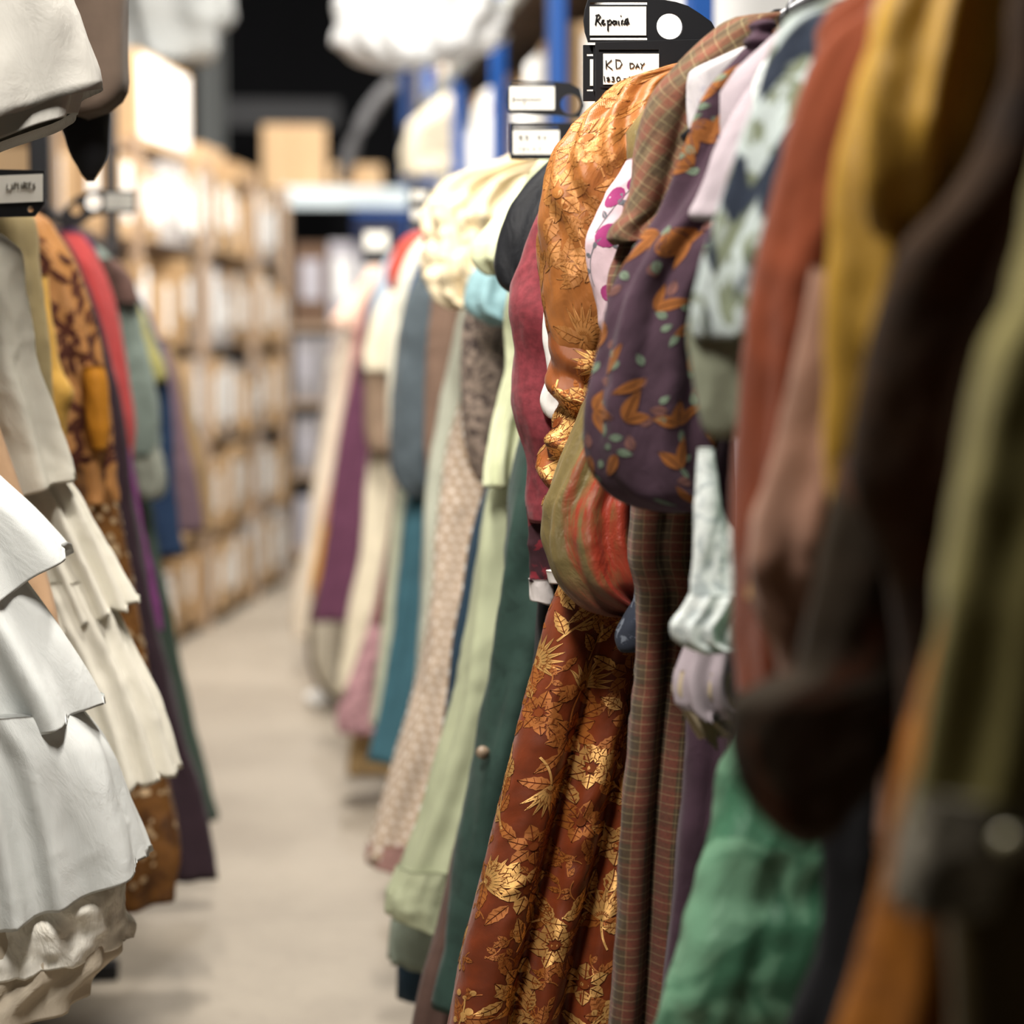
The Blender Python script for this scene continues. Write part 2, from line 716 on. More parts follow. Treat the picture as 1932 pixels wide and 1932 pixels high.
def damask_motifs(u0, u1, v0, v1, seed, k=1.0):
    """Gold sprays of leaves, berries and flowers, woven bright (a) and half-bright (b), with dark veins (c)."""
    r = random.Random(seed)
    A, Bm, Vn = Motif(), Motif(), Motif()
    A.vein = Bm.vein = Vn
    placed = []
    for _ in range(6000):
        if True:
            x, y = r.uniform(u0, u1), r.uniform(v0, v1)
            if any((x - px) ** 2 + ((y - py) * .85) ** 2 < (0.052 * k) ** 2 for px, py in placed):
                continue
            placed.append((x, y))
            q = r.random()
            ang = r.uniform(0.4, 2.7) + (math.pi if r.random() < .25 else 0)
            M = A if r.random() < 0.72 else Bm
            if q < 0.36:
                R = r.uniform(.028, .036) * k
                M.flower(x, y, R, r.choice((6, 7, 8)), r)
                Vn.disc(x, y, R * .2, 12)
                A.disc(x, y, R * .11, 10)
                for j in range(4):
                    a = ang + j * 1.55
                    (A if j == 1 else Bm).leaf(x + R * .8 * math.cos(a), y + R * .8 * math.sin(a), a, .036 * k, .018 * k, 11, .15, r.uniform(-.3, .3))
            elif q < 0.70:
                st = curve_pts(x, y - .02 * k, ang, .085 * k, r.uniform(-1.2, 1.2))
                A.stem(st, .0014 * k)
                for j in range(1, 7):
                    p = st[j]
                    a = ang + r.uniform(.6, 1.0) * (1 if j % 2 else -1)
                    (A if r.random() < .72 else Bm).leaf(p[0], p[1], a, r.uniform(.026, .046) * k, r.uniform(.014, .022) * k, 11, .15, r.uniform(-.35, .35))
                A.leaf(st[-1][0], st[-1][1], ang, .04 * k, .019 * k, 11, .15)
            elif q < 0.86:
                st = curve_pts(x, y, ang, .06 * k, r.uniform(-1.4, 1.4))
                A.stem(st, .0011 * k)
                for j in range(12):
                    p = st[min(2 + j // 2, 7)]
                    A.disc(p[0] + r.uniform(-.012, .012) * k, p[1] + r.uniform(-.012, .012) * k, r.uniform(.003, .0055) * k)
                Bm.leaf(st[3][0], st[3][1], ang + 1.0, .04 * k, .02 * k, 11, .15)
                Bm.leaf(st[4][0], st[4][1], ang - 1.0, .04 * k, .02 * k, 11, .15)
            else:
                for j in range(9):
                    A.leaf(x, y, ang + (j - 4) * .2, (.052 - .003 * abs(j - 4)) * k, .0075 * k, 7, 0, .25 * (j - 4) / 4)
                A.stem(curve_pts(x, y, ang + math.pi, .045 * k, .6), .0014 * k)
                Bm.leaf(x, y, ang + 1.9, .04 * k, .02 * k, 11, .15)
                Bm.leaf(x, y, ang - 1.9, .04 * k, .02 * k, 11, .15)
    for x, y in [(r.uniform(u0, u1), r.uniform(v0, v1)) for _ in range(len(placed) * 3)]:
        if min((x - px) ** 2 + (y - py) ** 2 for px, py in placed) > (.03 * k) ** 2:
            st = curve_pts(x, y, r.uniform(0, 6.3), .03 * k, 1.5)
            Bm.stem(st, .0008 * k)
            for j in (3, 5, 7):
                Bm.leaf(st[j][0], st[j][1], r.uniform(0, 6.3), .014 * k, .008 * k, 7)
    return A, Bm, Vn


def leafy_motifs(u0, u1, v0, v1, seed):
    r = random.Random(seed)
    O, G, K = Motif(), Motif(), Motif()
    v = v0
    while v < v1:
        u = u0 + r.uniform(0, .03)
        while u < u1:
            x, y = u + r.uniform(-.014, .014), v + r.uniform(-.02, .02)
            a = r.uniform(0, 6.3)
            for j in range(r.choice((1, 2, 2, 3))):
                O.leaf(x, y, a + j * 0.95, r.uniform(.028, .045), r.uniform(.013, .02), 9, 0, r.uniform(-.25, .25))
            K.leaf(x + r.uniform(-.02, .02), y + r.uniform(-.02, .02), r.uniform(0, 6.3), .02, .012, 7)
            G.leaf(x + r.uniform(-.025, .025), y + r.uniform(-.025, .025), r.uniform(0, 6.3), .018, .009, 7)
            G.leaf(x + r.uniform(-.03, .03), y + r.uniform(-.03, .03), r.uniform(0, 6.3), .014, .008, 7)
            u += .056 * r.uniform(.8, 1.2)
        v += .055
    return O, G, K


def berry_motifs(u0, u1, v0, v1, seed):
    r = random.Random(seed)
    Mg, Gr = Motif(), Motif()
    v = v0
    while v < v1:
        u = u0 + r.uniform(0, .03)
        while u < u1:
            a = r.uniform(1.1, 2.0)
            st = curve_pts(u, v, a, .07, r.uniform(-1.5, 1.5))
            Gr.stem(st, .0008)
            Mg.disc(st[-1][0], st[-1][1], r.uniform(.011, .016), 14)
            for j in (2, 4, 5):
                Gr.leaf(st[j][0], st[j][1], a + r.choice((-1, 1)), .014, .006, 7)
            u += .055 * r.uniform(.8, 1.2)
        v += .07
    return Mg, Gr

# ================================================================== the setting
def concrete():
    k = NT('concrete_floor')
    o = k.obj()
    n1 = k.noise(o, 1.3, 5.0, 0.6)
    n2 = k.noise(o, 30.0, 3.0, 0.6)
    c = k.mix(k.ramp(n1, 0.3, 0.7), srgb('#948a7c'), srgb('#aaa091'))
    c = k.mix(k.m('MULTIPLY', k.ramp(n2, 0.5, 0.75), 0.25), c, srgb('#70675b'))
    s = k.sep(o)
    j = k.m('LESS_THAN', k.m('ABSOLUTE', k.m('SUBTRACT', s[1], 5.47)), 0.004)
    c = k.mix(k.m('MULTIPLY', j, 0.5), c, srgb('#6d665c'))
    k.put(k.b.inputs['Base Color'], c)
    k.put(k.b.inputs['Roughness'], k.m('MULTIPLY_ADD', n1, 0.3, 0.4))
    b = k.bump(n2, 0.2, 0.004)
    k.put(k.b.inputs['Normal'], b.outputs[0])
    return k.mat


def slab(name, c, s, mat):
    o = MB().box(c, s).build(name, mat)
    tag(o, kind='structure')
    return o


DARK = plain('dark_paint', '#17181c', 0.8, 0.2, var=0.2, vs=1.5)
slab('floor', (0.5, 8.5, -0.05), (11, 22, 0.1), concrete())
slab('ceiling', (0.5, 8.5, 5.05), (11, 22, 0.1), DARK)
slab('wall_back', (0.5, 19.05, 2.5), (11, 0.1, 5.0), DARK)
slab('wall_left', (-4.05, 8.5, 2.5), (0.1, 22, 5.0), plain('wall_grey', '#55534f', 0.85, 0.2, var=0.1))
slab('wall_right', (4.05, 8.5, 2.5), (0.1, 22, 5.0), plain('wall_grey', '#55534f'))
slab('wall_front', (0.5, -2.05, 2.5), (11, 0.1, 5.0), plain('wall_grey', '#55534f'))

# ------------------------------------------------------------------ materials of cloth
GOLD = fab('gold_weave', '#ecb66c', rough=0.34, sheen=0, spec=0.6, var=0.12, vs=70, weave=0.5, metal=0.55)
GOLD2 = fab('gold_weave_dim', '#b56d31', rough=0.42, sheen=0, spec=0.5, var=0.1, vs=60, weave=0.5, metal=0.35)
GOLD3 = fab('copper_weave', '#c98b4c', rough=0.34, sheen=0, spec=0.6, var=0.1, vs=70, weave=0.5, metal=0.35)
GOLD4 = fab('copper_weave_dim', '#b87a3d', rough=0.42, sheen=0, spec=0.5, var=0.1, vs=60, weave=0.5, metal=0.2)
VEIN = fab('dark_vein', '#7d3c14', rough=0.6, sheen=0, var=0.1)
VEIN2 = fab('copper_vein', '#a5692f', rough=0.6, sheen=0, var=0.1)
RUST = fab('rust_satin', '#74300f', rough=0.46, sheen=0.35, spec=0.4, var=0.2, vs=26, weave=0.3, crease=0.22)
RUSTL = fab('rust_satin_lit', '#a3642e', rough=0.38, sheen=0.25, spec=0.5, var=0.16, vs=16, weave=0.3, crease=0.35)  # same rust satin for the puff, strong light put into the colour
RUSTM = fab('rust_satin_half_lit', '#88491e', rough=0.42, sheen=0.3, spec=0.45, var=0.16, vs=20, weave=0.3, crease=0.3)  # same rust satin for the forearm, half-lit tone put into the colour
PURPLE = fab('purple_cotton', '#43303c', rough=0.9, sheen=0.2, var=0.16, vs=14, crease=0.35)
LEAFO = fab('orange_print', '#8a5428', rough=0.9, sheen=0.1, var=0.15, vs=60)
LEAFG = fab('green_print', '#6d7d6a', rough=0.9, sheen=0.1, var=0.2, vs=60)
LEAFK = fab('dusky_print', '#6d4a44', rough=0.9, sheen=0.1, var=0.2, vs=60)
PLAID = fab('tartan_wool', '#524333', rough=0.92, sheen=0.25, var=0.12, vs=20, pattern=p_plaid, crease=0.15)
PLAIDB = fab('tartan_bias', '#695842', rough=0.92, sheen=0.25, var=0.2, vs=20, pattern=lambda k, uv, b: p_plaid(k, uv, b, 0.6), crease=0.25)
MAGENTA = fab('magenta_print', '#95366c', rough=0.9, var=0.1)
VINE = fab('grey_vine_print', '#6d6f76', rough=0.9, var=0.1)

BLACKM = plain('black_plastic', '#15161a', 0.42, 0.5, var=0.1)
CARD = plain('white_card', '#f4f1e8', 0.8, 0.2)
INK = plain('black_ink', '#141416', 0.7, 0.2)
STEEL = plain('rail_steel', '#6b6c70', 0.35, 0.5, 0.9)
BLKSTEEL = plain('black_steel', '#1b1c20', 0.5, 0.4, 0.2)

# ------------------------------------------------------------------ garment rail structures


def rack(name, x, z, y0, y1, mat, label, upper=None, posts=()):
    t = empty(name, (x, (y0 + y1) / 2, 0), label, 'clothes rail')
    MB().tube([(x, y0, z), (x, y1, z)], 0.016, 14).build('rail', mat, t, True)
    if upper:
        MB().tube([(x, y0, upper), (x, y1, upper)], 0.016, 14).build('rail', mat, t, True)
    for y, h in posts:
        MB().box((x, y, h / 2), (0.045, 0.045, h)).build('upright', BLKSTEEL, t, bevel=0.003)
        MB().box((x, y, 0.02), (0.3, 0.05, 0.04)).build('foot', BLKSTEEL, t, bevel=0.004)
    return t


rack('clothes_rack', RAIL_R, RAIL_RZ, 1.0, 11.0, STEEL, 'long steel clothes rail carrying the costumes on the right of the aisle',
     posts=((1.0, 1.93), (6.95, 1.93), (11.0, 1.93)))
rack('clothes_rack', RAIL_L, RAIL_LZ, 2.5, 7.6, BLKSTEEL, 'black two-tier clothes rack carrying the costumes on the left of the aisle',
     upper=2.92, posts=((2.5, 2.95), (5.0, 2.95), (7.6, 2.95)))

# ------------------------------------------------------------------ right-hand garments


def garment(name, label, cat, Y, side, hem_z, group=None):
    return empty(name, (RAIL_R if side == 'R' else RAIL_L, Y, max(hem_z, 0.02)), label, cat, group)


def body(g, nm, mat, Y, side, hem, half=(0.05, 0.19, 0.15, 0.2), fold=(0.004, 0.012, 0.09), b=0.035, top=None):
    """A part that hangs straight down behind its own sleeve."""
    rz = (RAIL_RZ if side == 'R' else RAIL_LZ) if top is None else top
    rows = [('w', rz - 0.03, half[0]), ('w', rz - 0.12, half[1]), ('w', rz - 0.45, half[2]), ('w', hem, half[3])]
    return cloth(nm, g, mat, Y, side, rows, b=b, nz=40, ns=44, fold=fold)


# --- the copper brocade gown, the sharpest thing in the picture
g = garment('brocade_gown', 'copper and gold floral brocade gown with a puffed sleeve, hanging in sharp focus', 'gown', 3.0, 'R', 0.03)


def hero_folds(S, T, Z):
    u = S - 0.004
    w1 = 0.088 + 0.022 * T
    d = -0.05 * np.exp(-((u - w1 - 0.012) / 0.012) ** 2) * np.clip(T * 3, 0, 1)
    d += -0.045 * np.exp(-((u - w1 - 0.085) / 0.013) ** 2) * np.clip(T * 3, 0, 1)
    d += -0.03 * np.exp(-((u - w1 - 0.18) / 0.016) ** 2) * np.clip(T * 3, 0, 1)
    d += 0.014 * np.sin(math.pi * np.clip(u / w1, 0, 1))
    d += 0.012 * np.sin(math.pi * np.clip((u - w1 - 0.012) / 0.073, 0, 1))
    return d


rows = [(1000, 1085), (1060, 1070), (1100, 1058), (1160, 1034), (1260, 1008), (1350, 985), (1450, 960), (1580, 930), (1680, 905), (1780, 880), (1932, 848), (2200, 800), (2540, 770)]
zt = at(1058, 1050, 3.0)[2]
zb = at(848, 2530, 3.0)[2]
A, B2, V2 = damask_motifs(0.006, 0.30, zb + 0.03, zt - 0.02, 5)
cloth('skirt', g, RUST, 3.0, 'R', rows, b=0.05, nz=170, ns=150, fold=(0, 0.0, .1), wr=(0.0025, 10, 5), extra=hero_folds, keep=0.8,
      decals=[(A.v, A.f, 1, 0.0009), (B2.v, B2.f, 2, 0.0006), (V2.v, V2.f, 3, 0.0013)], mats2=(GOLD, GOLD2, VEIN))


def puff(S, T, Z):
    # gathers fan out of the shoulder
    ph = (S * 1.0 + (1 - T) * 0.10) / (0.028 + 0.05 * T)
    return 0.010 * np.sin(2 * math.pi * ph) * np.clip(1.1 - 1.5 * T, 0, 1) * np.clip(T * 8, 0, 1) + 0.012 * fbm(S * 9 + T * 3, Z * 9 - S * 8, 3)


zt = at(1100, 165, 2.96)[2]
zb = at(1030, 640, 2.96)[2]
A, B2, V2 = damask_motifs(0.01, 0.22, zb - 0.02, zt - 0.01, 9, 1.15)
cloth('sleeve_puff', g, RUSTL, 2.96, 'R',
      [(122, 1262, 1330), (135, 1222, 1332), (150, 1180, 1330), (200, 1120, 1320), (250, 1072, 1300), (300, 1040, 1290), (370, 1025, 1270), (480, 1022, 1235), (560, 1026, 1205), (610, 1033, 1180), (655, 1041, 1150), (690, 1056, 1125)],
      b=0.085, nz=120, ns=110, wr=(0.003, 20, 10), extra=puff, close=True, keep=0.7, mats2=(GOLD3, GOLD4, VEIN2),
      decals=[(A.v, A.f, 1, 0.0007), (B2.v, B2.f, 2, 0.0005), (V2.v, V2.f, 3, 0.001)], bprof=[(0, .3), (.15, .8), (.4, 1), (1, .6)])


def creases(S, T, Z):
    return 0.011 * np.sin((Z * 1.0 + S * 0.55) * 2 * math.pi / 0.062) * np.clip((T - 0.25) * 4, 0, 1) + 0.01 * fbm(S * 18, Z * 14, 8)


zt = at(1040, 575, 2.97)[2]
zb = at(1040, 940, 2.97)[2]
A, B2, V2 = damask_motifs(0.004, 0.14, zb, zt, 21)
cloth('sleeve_forearm', g, RUSTM, 2.97, 'R',
      [(520, 1026, 1190), (600, 1030, 1180), (640, 1036, 1170), (700, 1041, 1160), (745, 1047, 1150), (785, 1056, 1140), (805, 1056, 1135), (828, 1028, 1132), (845, 1023, 1130), (870, 1028, 1125), (930, 1034, 1120), (980, 1042, 1120)],
      b=0.045, nz=110, ns=90, wr=(0.003, 20, 12), extra=creases, keep=0.75, mats2=(GOLD, GOLD2, VEIN),
      decals=[(A.v, A.f, 1, 0.0008), (B2.v, B2.f, 2, 0.0005), (V2.v, V2.f, 3, 0.0012)])
body(g, 'bodice', RUST, 3.02, 'R', 1.05, (0.05, 0.2, 0.16, 0.16))

# --- shot taffeta
g = garment('taffeta_gown', 'olive and red shot taffeta gown with a ballooning sleeve, beside the tartan skirt', 'gown', 2.87, 'R', 0.6)
TAF = fab('shot_taffeta', '#7a6b42', rough=0.38, sheen=0.2, spec=0.45, var=0.12, vs=20, crease=0.5, pattern=p_shot('#a23b27', 0.06))


def taf(S, T, Z):
    return 0.007 * np.sin(2 * math.pi * (S / 0.04 + 1.1 * vnoise(S * 9, Z * 4, 3))) * np.clip(T * 1.5, .2, 1) + 0.010 * fbm(S * 34, Z * 6, 4)


cloth('sleeve', g, TAF, 2.87, 'R',
      [(690, 1135, 1260), (740, 1115, 1250), (830, 1078, 1240), (900, 1050, 1235), (960, 1031, 1230), (1000, 1030, 1230), (1050, 1040, 1225), (1100, 1060, 1220), (1135, 1090, 1212), (1155, 1122, 1204), (1163, 1150, 1190)],
      b=0.06, nz=100, ns=90, wr=(0.003, 16, 8), extra=taf, keep=0.5, close=True)
body(g, 'bodice', TAF, 2.885, 'R', 0.7, (0.05, 0.17, 0.13, 0.14), b=0.03)

# --- navy print dress sleeve
g = garment('print_dress', 'dark navy printed cotton dress, only its cuff tip showing below the taffeta sleeve', 'dress', 2.79, 'R', 0.9)
NAVP = fab('navy_print', '#2b303c', rough=0.9, var=0.15, vs=30, pattern=p_mottle('#7f8794', 55, .56, .62, .6))
cloth('sleeve', g, NAVP, 2.79, 'R', [(920, 1187, 1235), (1000, 1193, 1235), (1080, 1200, 1235), (1125, 1200, 1235), (1160, 1182, 1232), (1205, 1164, 1226), (1222, 1167, 1215), (1229, 1172, 1206)], b=0.02, nz=50, ns=40, keep=0.8)
body(g, 'bodice', NAVP, 2.8, 'R', 0.9, (0.05, 0.15, 0.12, 0.13), b=0.022)

# --- pink floral
g = garment('floral_dress', 'pale pink cotton dress with magenta berries on grey vines, behind the tartan cape', 'dress', 2.82, 'R', 0.9)
PINK = fab('pale_pink_cotton', '#d5bcc4', rough=0.85, var=0.06, crease=0.2)
zt = at(1130, 330, 2.82)[2]
zb = at(1130, 640, 2.82)[2]
A, B2 = berry_motifs(0.004, 0.1, zb, zt - .05, 4)
cloth('sleeve', g, PINK, 2.82, 'R', [(300, 1188, 1300), (340, 1162, 1300), (400, 1131, 1300), (460, 1111, 1290), (520, 1116, 1280), (580, 1128, 1270), (650, 1142, 1255)], b=0.03, nz=60, ns=50, keep=0.8,
      decals=[(A.v, A.f, 1, 0.0008), (B2.v, B2.f, 2, 0.0006)], mats2=(MAGENTA, VINE), wr=(0.002, 12, 8))
body(g, 'bodice', PINK, 2.835, 'R', 0.95, (0.05, 0.15, 0.12, 0.13), b=0.022)

# --- tartan
g = garment('tartan_dress', 'brown, green and red tartan wool dress with a shoulder cape and long skirt', 'dress', 2.72, 'R', 0.05)


def cape(S, T, Z):
    return -0.020 * np.exp(-((S - 0.075 + 0.02 * T) / 0.014) ** 2) * np.clip(T * 2.2 - .3, 0, 1) + 0.006 * fbm(S * 12, Z * 6, 2)


cloth('cape', g, PLAIDB, 2.71, 'R',
      [(27, 1440, 1520), (36, 1378, 1515), (60, 1340, 1505), (110, 1290, 1480), (180, 1233, 1460), (240, 1214, 1440), (290, 1206, 1420), (340, 1198, 1400), (400, 1180, 1380), (436, 1150, 1372), (450, 1146, 1350), (462, 1156, 1300)],
      b=0.045, nz=90, ns=80, extra=cape, keep=0.8, hem=-0.1, wr=(0.003, 10, 6))
cloth('sleeve', g, PLAID, 2.735, 'R', [(430, 1180, 1320), (480, 1160, 1310), (540, 1142, 1300), (600, 1150, 1290), (700, 1170, 1280), (900, 1190, 1260)], b=0.03, nz=50, ns=44, keep=0.8)


def tfold(S, T, Z):
    d = 0
    for c, w, a in ((0.058, 0.012, 0.034), (0.112, 0.010, 0.030), (0.152, 0.008, 0.03), (0.2, 0.01, .03)):
        d = d - a * np.exp(-((S - c - 0.01 * T * (1 if c < .1 else .3)) / w) ** 2)
    return d * np.clip(T * 4, 0.3, 1) + 0.008 * np.sin(math.pi * np.clip(S / .058, 0, 1))


cloth('skirt', g, PLAID, 2.725, 'R', [(890, 1220), (960, 1197), (1050, 1190), (1120, 1205), (1200, 1203), (1400, 1186), (1600, 1170), (1800, 1160), (1932, 1150), (2300, 1120), (2640, 1100)],
      b=0.042, nz=120, ns=130, extra=tfold, keep=0.8, wr=(0.002, 10, 4))

# --- white print blouse between
g = garment('print_blouse', 'white cotton blouse with faint grey sprigs, collar edge between tartan and purple', 'blouse', 2.655, 'R', 1.2)
WPR = fab('white_sprig_cotton', '#c6c1c4', rough=0.85, var=0.05, pattern=p_mottle('#a9a6b4', 60, .58, .66, .6))
cloth('sleeve', g, WPR, 2.65, 'R', [(90, 1398, 1440), (105, 1365, 1440), (140, 1303, 1420), (165, 1299, 1400), (210, 1300, 1390), (245, 1304, 1370), (262, 1312, 1340)], b=0.02, nz=44, ns=40, keep=0.8, wr=(0.002, 10, 8))
body(g, 'bodice', WPR, 2.665, 'R', 1.3, (0.05, 0.12, 0.11, 0.12), b=0.018)

# --- purple gown with orange leaves
g = garment('floral_gown', 'dark purple gown printed with orange leaves, its big gigot sleeve hanging in front', 'gown', 2.58, 'R', 0.25)


def gigot(S, T, Z):
    ph = S / 0.055 + 0.7 * vnoise(S * 5, Z * 4, 6)
    return 0.011 * np.sin(2 * math.pi * ph) * np.clip(1.25 - T, .15, 1) + 0.006 * fbm(S * 14, Z * 9, 7)


zt = at(1300, 140, 2.56)[2]
zb = at(1200, 945, 2.56)[2]
A, B2, K2 = leafy_motifs(0.004, 0.24, zb, zt, 3)
cloth('sleeve', g, PURPLE, 2.56, 'R',
      [(95, 1400, 1470), (130, 1372, 1475), (180, 1335, 1470), (260, 1302, 1440), (300, 1290, 1425), (400, 1250, 1400), (480, 1195, 1385), (570, 1152, 1365), (620, 1140, 1355), (700, 1127, 1345), (760, 1114, 1342), (830, 1112, 1340), (880, 1121, 1338), (925, 1148, 1334), (950, 1185, 1328), (962, 1228, 1312), (967, 1260, 1295)],
      b=0.06, nz=120, ns=110, extra=gigot, keep=0.6, close=True, wr=(0.003, 16, 8),
      decals=[(K2.v, K2.f, 3, 0.0006), (A.v, A.f, 1, 0.0009), (B2.v, B2.f, 2, 0.0008)], mats2=(LEAFO, LEAFG, LEAFK))
cloth('collar', g, PURPLE, 2.53, 'R', [(38, 1432, 1452), (52, 1415, 1460), (75, 1406, 1464), (100, 1404, 1463), (122, 1410, 1455), (136, 1424, 1442)], b=0.03, nz=44, ns=40, close=True, extra=lambda S, T, Z: .005 * np.sin(Z * 2 * math.pi / .022), keep=.8)
cloth('skirt', g, PURPLE, 2.6, 'R', [(560, 1430), (760, 1380), (960, 1328), (1200, 1302), (1400, 1292), (1700, 1268), (1932, 1240), (2200, 1230)], b=0.03, nz=60, ns=70, fold=(0.004, 0.012, 0.06))

# --- lilac, lace, mint
g = garment('lilac_dress', 'pale lilac dress with a short sleeve and cream ruffled cuff, behind the blue print dress', 'dress', 2.44, 'R', 0.9)
LIL = fab('lilac_cotton', '#a99da4', rough=0.85, var=0.08, crease=0.15)
CRMF = fab('cream_frill', '#bfae92', rough=0.9, var=0.15, crease=0.4)
cloth('sleeve', g, LIL, 2.4, 'R', [(150, 1428, 1600), (200, 1393, 1600), (260, 1362, 1560), (330, 1337, 1540), (380, 1317, 1500), (406, 1305, 1430), (415, 1312, 1400)], b=0.03, nz=50, ns=44, keep=0.8)
cloth('ruffled_cuff', g, LIL, 2.44, 'R', [(1170, 1326, 1412), (1230, 1302, 1405), (1290, 1288, 1398), (1330, 1293, 1396), (1350, 1310, 1394)], b=0.03, nz=50, ns=60, fold=(0.004, 0.012, .03), keep=.9, ruff=0.01)
cloth('cream_frill', g, CRMF, 2.45, 'R', [(1262, 1286, 1390), (1300, 1280, 1392), (1330, 1296, 1388), (1365, 1318, 1384), (1396, 1335, 1366)], b=0.03, nz=40, ns=70, fold=(0.008, 0.014, .018), keep=1.0, ruff=0.014, ruff_f=90)
body(g, 'bodice', LIL, 2.47, 'R', 0.8, (0.05, 0.13, 0.11, 0.12), b=0.03)

g = garment('lace_blouse', 'white lace blouse sleeve with a scalloped frill at the wrist, beside the tartan skirt', 'blouse', 2.35, 'R', 1.0)
LACE = fab('white_lace', '#dfe6e4', rough=0.9, var=0.06, pattern=p_mottle('#a9b4b6', 75, .5, .62, .75), crease=0.3)
cloth('sleeve', g, LACE, 2.34, 'R', [(845, 1322, 1336), (950, 1314, 1354), (1050, 1310, 1388), (1110, 1308, 1394), (1150, 1312, 1396)], b=0.028, nz=60, ns=54, fold=(.002, .006, .04), keep=.8)
cloth('wrist_frill', g, LACE, 2.335, 'R', [(1118, 1306, 1396), (1150, 1291, 1400), (1182, 1272, 1402), (1205, 1276, 1402), (1222, 1300, 1400), (1230, 1322, 1394)], b=0.03, nz=40, ns=80, fold=(.004, .01, .022), keep=.9, ruff=.006, ruff_f=110)
body(g, 'bodice', LACE, 2.36, 'R', 1.05, (0.05, 0.12, 0.1, 0.11), b=0.025)

g = garment('satin_gown', 'mint green satin gown, its glossy skirt showing low beside the tartan skirt', 'gown', 2.25, 'R', 0.2)
MINT = fab('mint_satin', '#3f6f54', rough=0.4, sheen=0.1, spec=0.45, var=0.16, vs=8, crease=0.3, pattern=p_mottle('#7aa98a', 9, .46, .6, .8))  # paler mottle paints the satin's highlights into the green
cloth('skirt', g, MINT, 2.25, 'R', [(1000, 1470), (1180, 1430), (1330, 1387), (1400, 1364), (1550, 1341), (1650, 1319), (1780, 1289), (1932, 1250), (2300, 1180)], b=0.045, nz=90, ns=90, fold=(0.0, 0.004, .16), keep=.8, wr=(0.012, 6, 9))
body(g, 'bodice', MINT, 2.25, 'R', 0.95, (0.05, 0.12, 0.1, 0.14), b=0.03)

# --- blue and black print
g = garment('cotton_dress', 'white cotton dress with a bold navy and olive brush print, beside the rust jacket', 'dress', 2.1, 'R', 1.0)
BPR = fab('blue_brush_print', '#abb6b5', rough=0.8, var=0.05, vs=8, pattern=p_print('#1a2434', '#6d7560', 12.0), crease=0.15)
OLG = fab('olive_grey_cotton', '#8d927d', rough=0.85, var=0.15, vs=9, crease=0.2)
cloth('sleeve', g, BPR, 2.08, 'R',
      [(-60, 1620, 1900), (0, 1560, 1880), (40, 1480, 1860), (150, 1441, 1840), (260, 1402, 1800), (350, 1370, 1780), (420, 1345, 1760), (500, 1322, 1740), (570, 1310, 1720), (620, 1306, 1700), (640, 1310, 1690)], b=0.06, nz=80, ns=80, fold=(.003, .012, .07), keep=.7, wr=(.006, 10, 6))
cloth('sleeve_lining', g, OLG, 2.09, 'R', [(560, 1312, 1600), (620, 1304, 1580), (680, 1309, 1560), (760, 1325, 1520), (812, 1338, 1480), (826, 1352, 1450)], b=0.04, nz=50, ns=60, fold=(.004, .008, .05), keep=.7)
body(g, 'bodice', BPR, 2.13, 'R', 1.05, (0.05, 0.16, 0.13, 0.13))

# --- near, dim and blurred
g = garment('velvet_jacket', 'rust velvet jacket with a full shoulder, between the blue print dress and the gold dress', 'jacket', 1.92, 'R', 1.05)
RV = fab('rust_velvet', '#78371a', rough=0.85, sheen=0.5, var=0.12, vs=8)
TRIM = fab('gold_braid', '#b98f58', rough=0.6, var=0.2, vs=60)
cloth('sleeve', g, RV, 1.9, 'R',
      [(-60, 1690, 1850), (20, 1628, 1820), (70, 1562, 1800), (150, 1520, 1780), (250, 1488, 1760), (380, 1458, 1740), (520, 1430, 1720), (650, 1414, 1700), (800, 1404, 1690), (950, 1396, 1670), (1080, 1391, 1640), (1200, 1392, 1600), (1320, 1398, 1560)], b=0.055, nz=70, ns=64, fold=(.006, .01, .06), keep=.7)
cloth('cuff_braid', g, TRIM, 1.9, 'R', [(1090, 1388, 1560), (1125, 1388, 1555)], b=0.06, nz=12, ns=50, keep=.9)
body(g, 'bodice', RV, 1.94, 'R', 1.0, (0.05, 0.16, 0.13, 0.13))

g = garment('wool_jacket', 'dusty brown-pink wool jacket with a slim sleeve, in front of the rust velvet', 'jacket', 1.78, 'R', 1.0)
DP = fab('dusty_pink_wool', '#94705e', rough=0.9, sheen=0.3, var=0.15, vs=10, crease=0.2)
cloth('sleeve', g, DP, 1.76, 'R', [(500, 1548, 1650), (600, 1532, 1640), (720, 1500, 1630), (900, 1450, 1610), (1060, 1412, 1590), (1140, 1425, 1570), (1250, 1462, 1550), (1330, 1476, 1530), (1360, 1452, 1510), (1380, 1460, 1500)], b=0.04, nz=60, ns=50, fold=(.004, .008, .05), keep=.7, wr=(.006, 12, 8))
body(g, 'bodice', DP, 1.8, 'R', 1.05, (0.05, 0.15, 0.13, 0.13), b=.03)

g = garment('black_gown', 'long black wool gown, a dark strip right of the mint green skirt', 'gown', 1.86, 'R', 0.3)
BLK = fab('black_wool', '#17171a', rough=0.9, sheen=0.1, var=0.1, vs=10)
cloth('skirt', g, BLK, 1.86, 'R', [(1000, 1680), (1200, 1625), (1400, 1582), (1600, 1554), (1700, 1556), (1790, 1545), (1850, 1522), (1932, 1487), (2200, 1440)], b=0.035, nz=60, ns=60, fold=(.004, .012, .05))
body(g, 'bodice', BLK, 1.86, 'R', 1.0, (0.05, 0.13, 0.11, 0.14), b=.03)

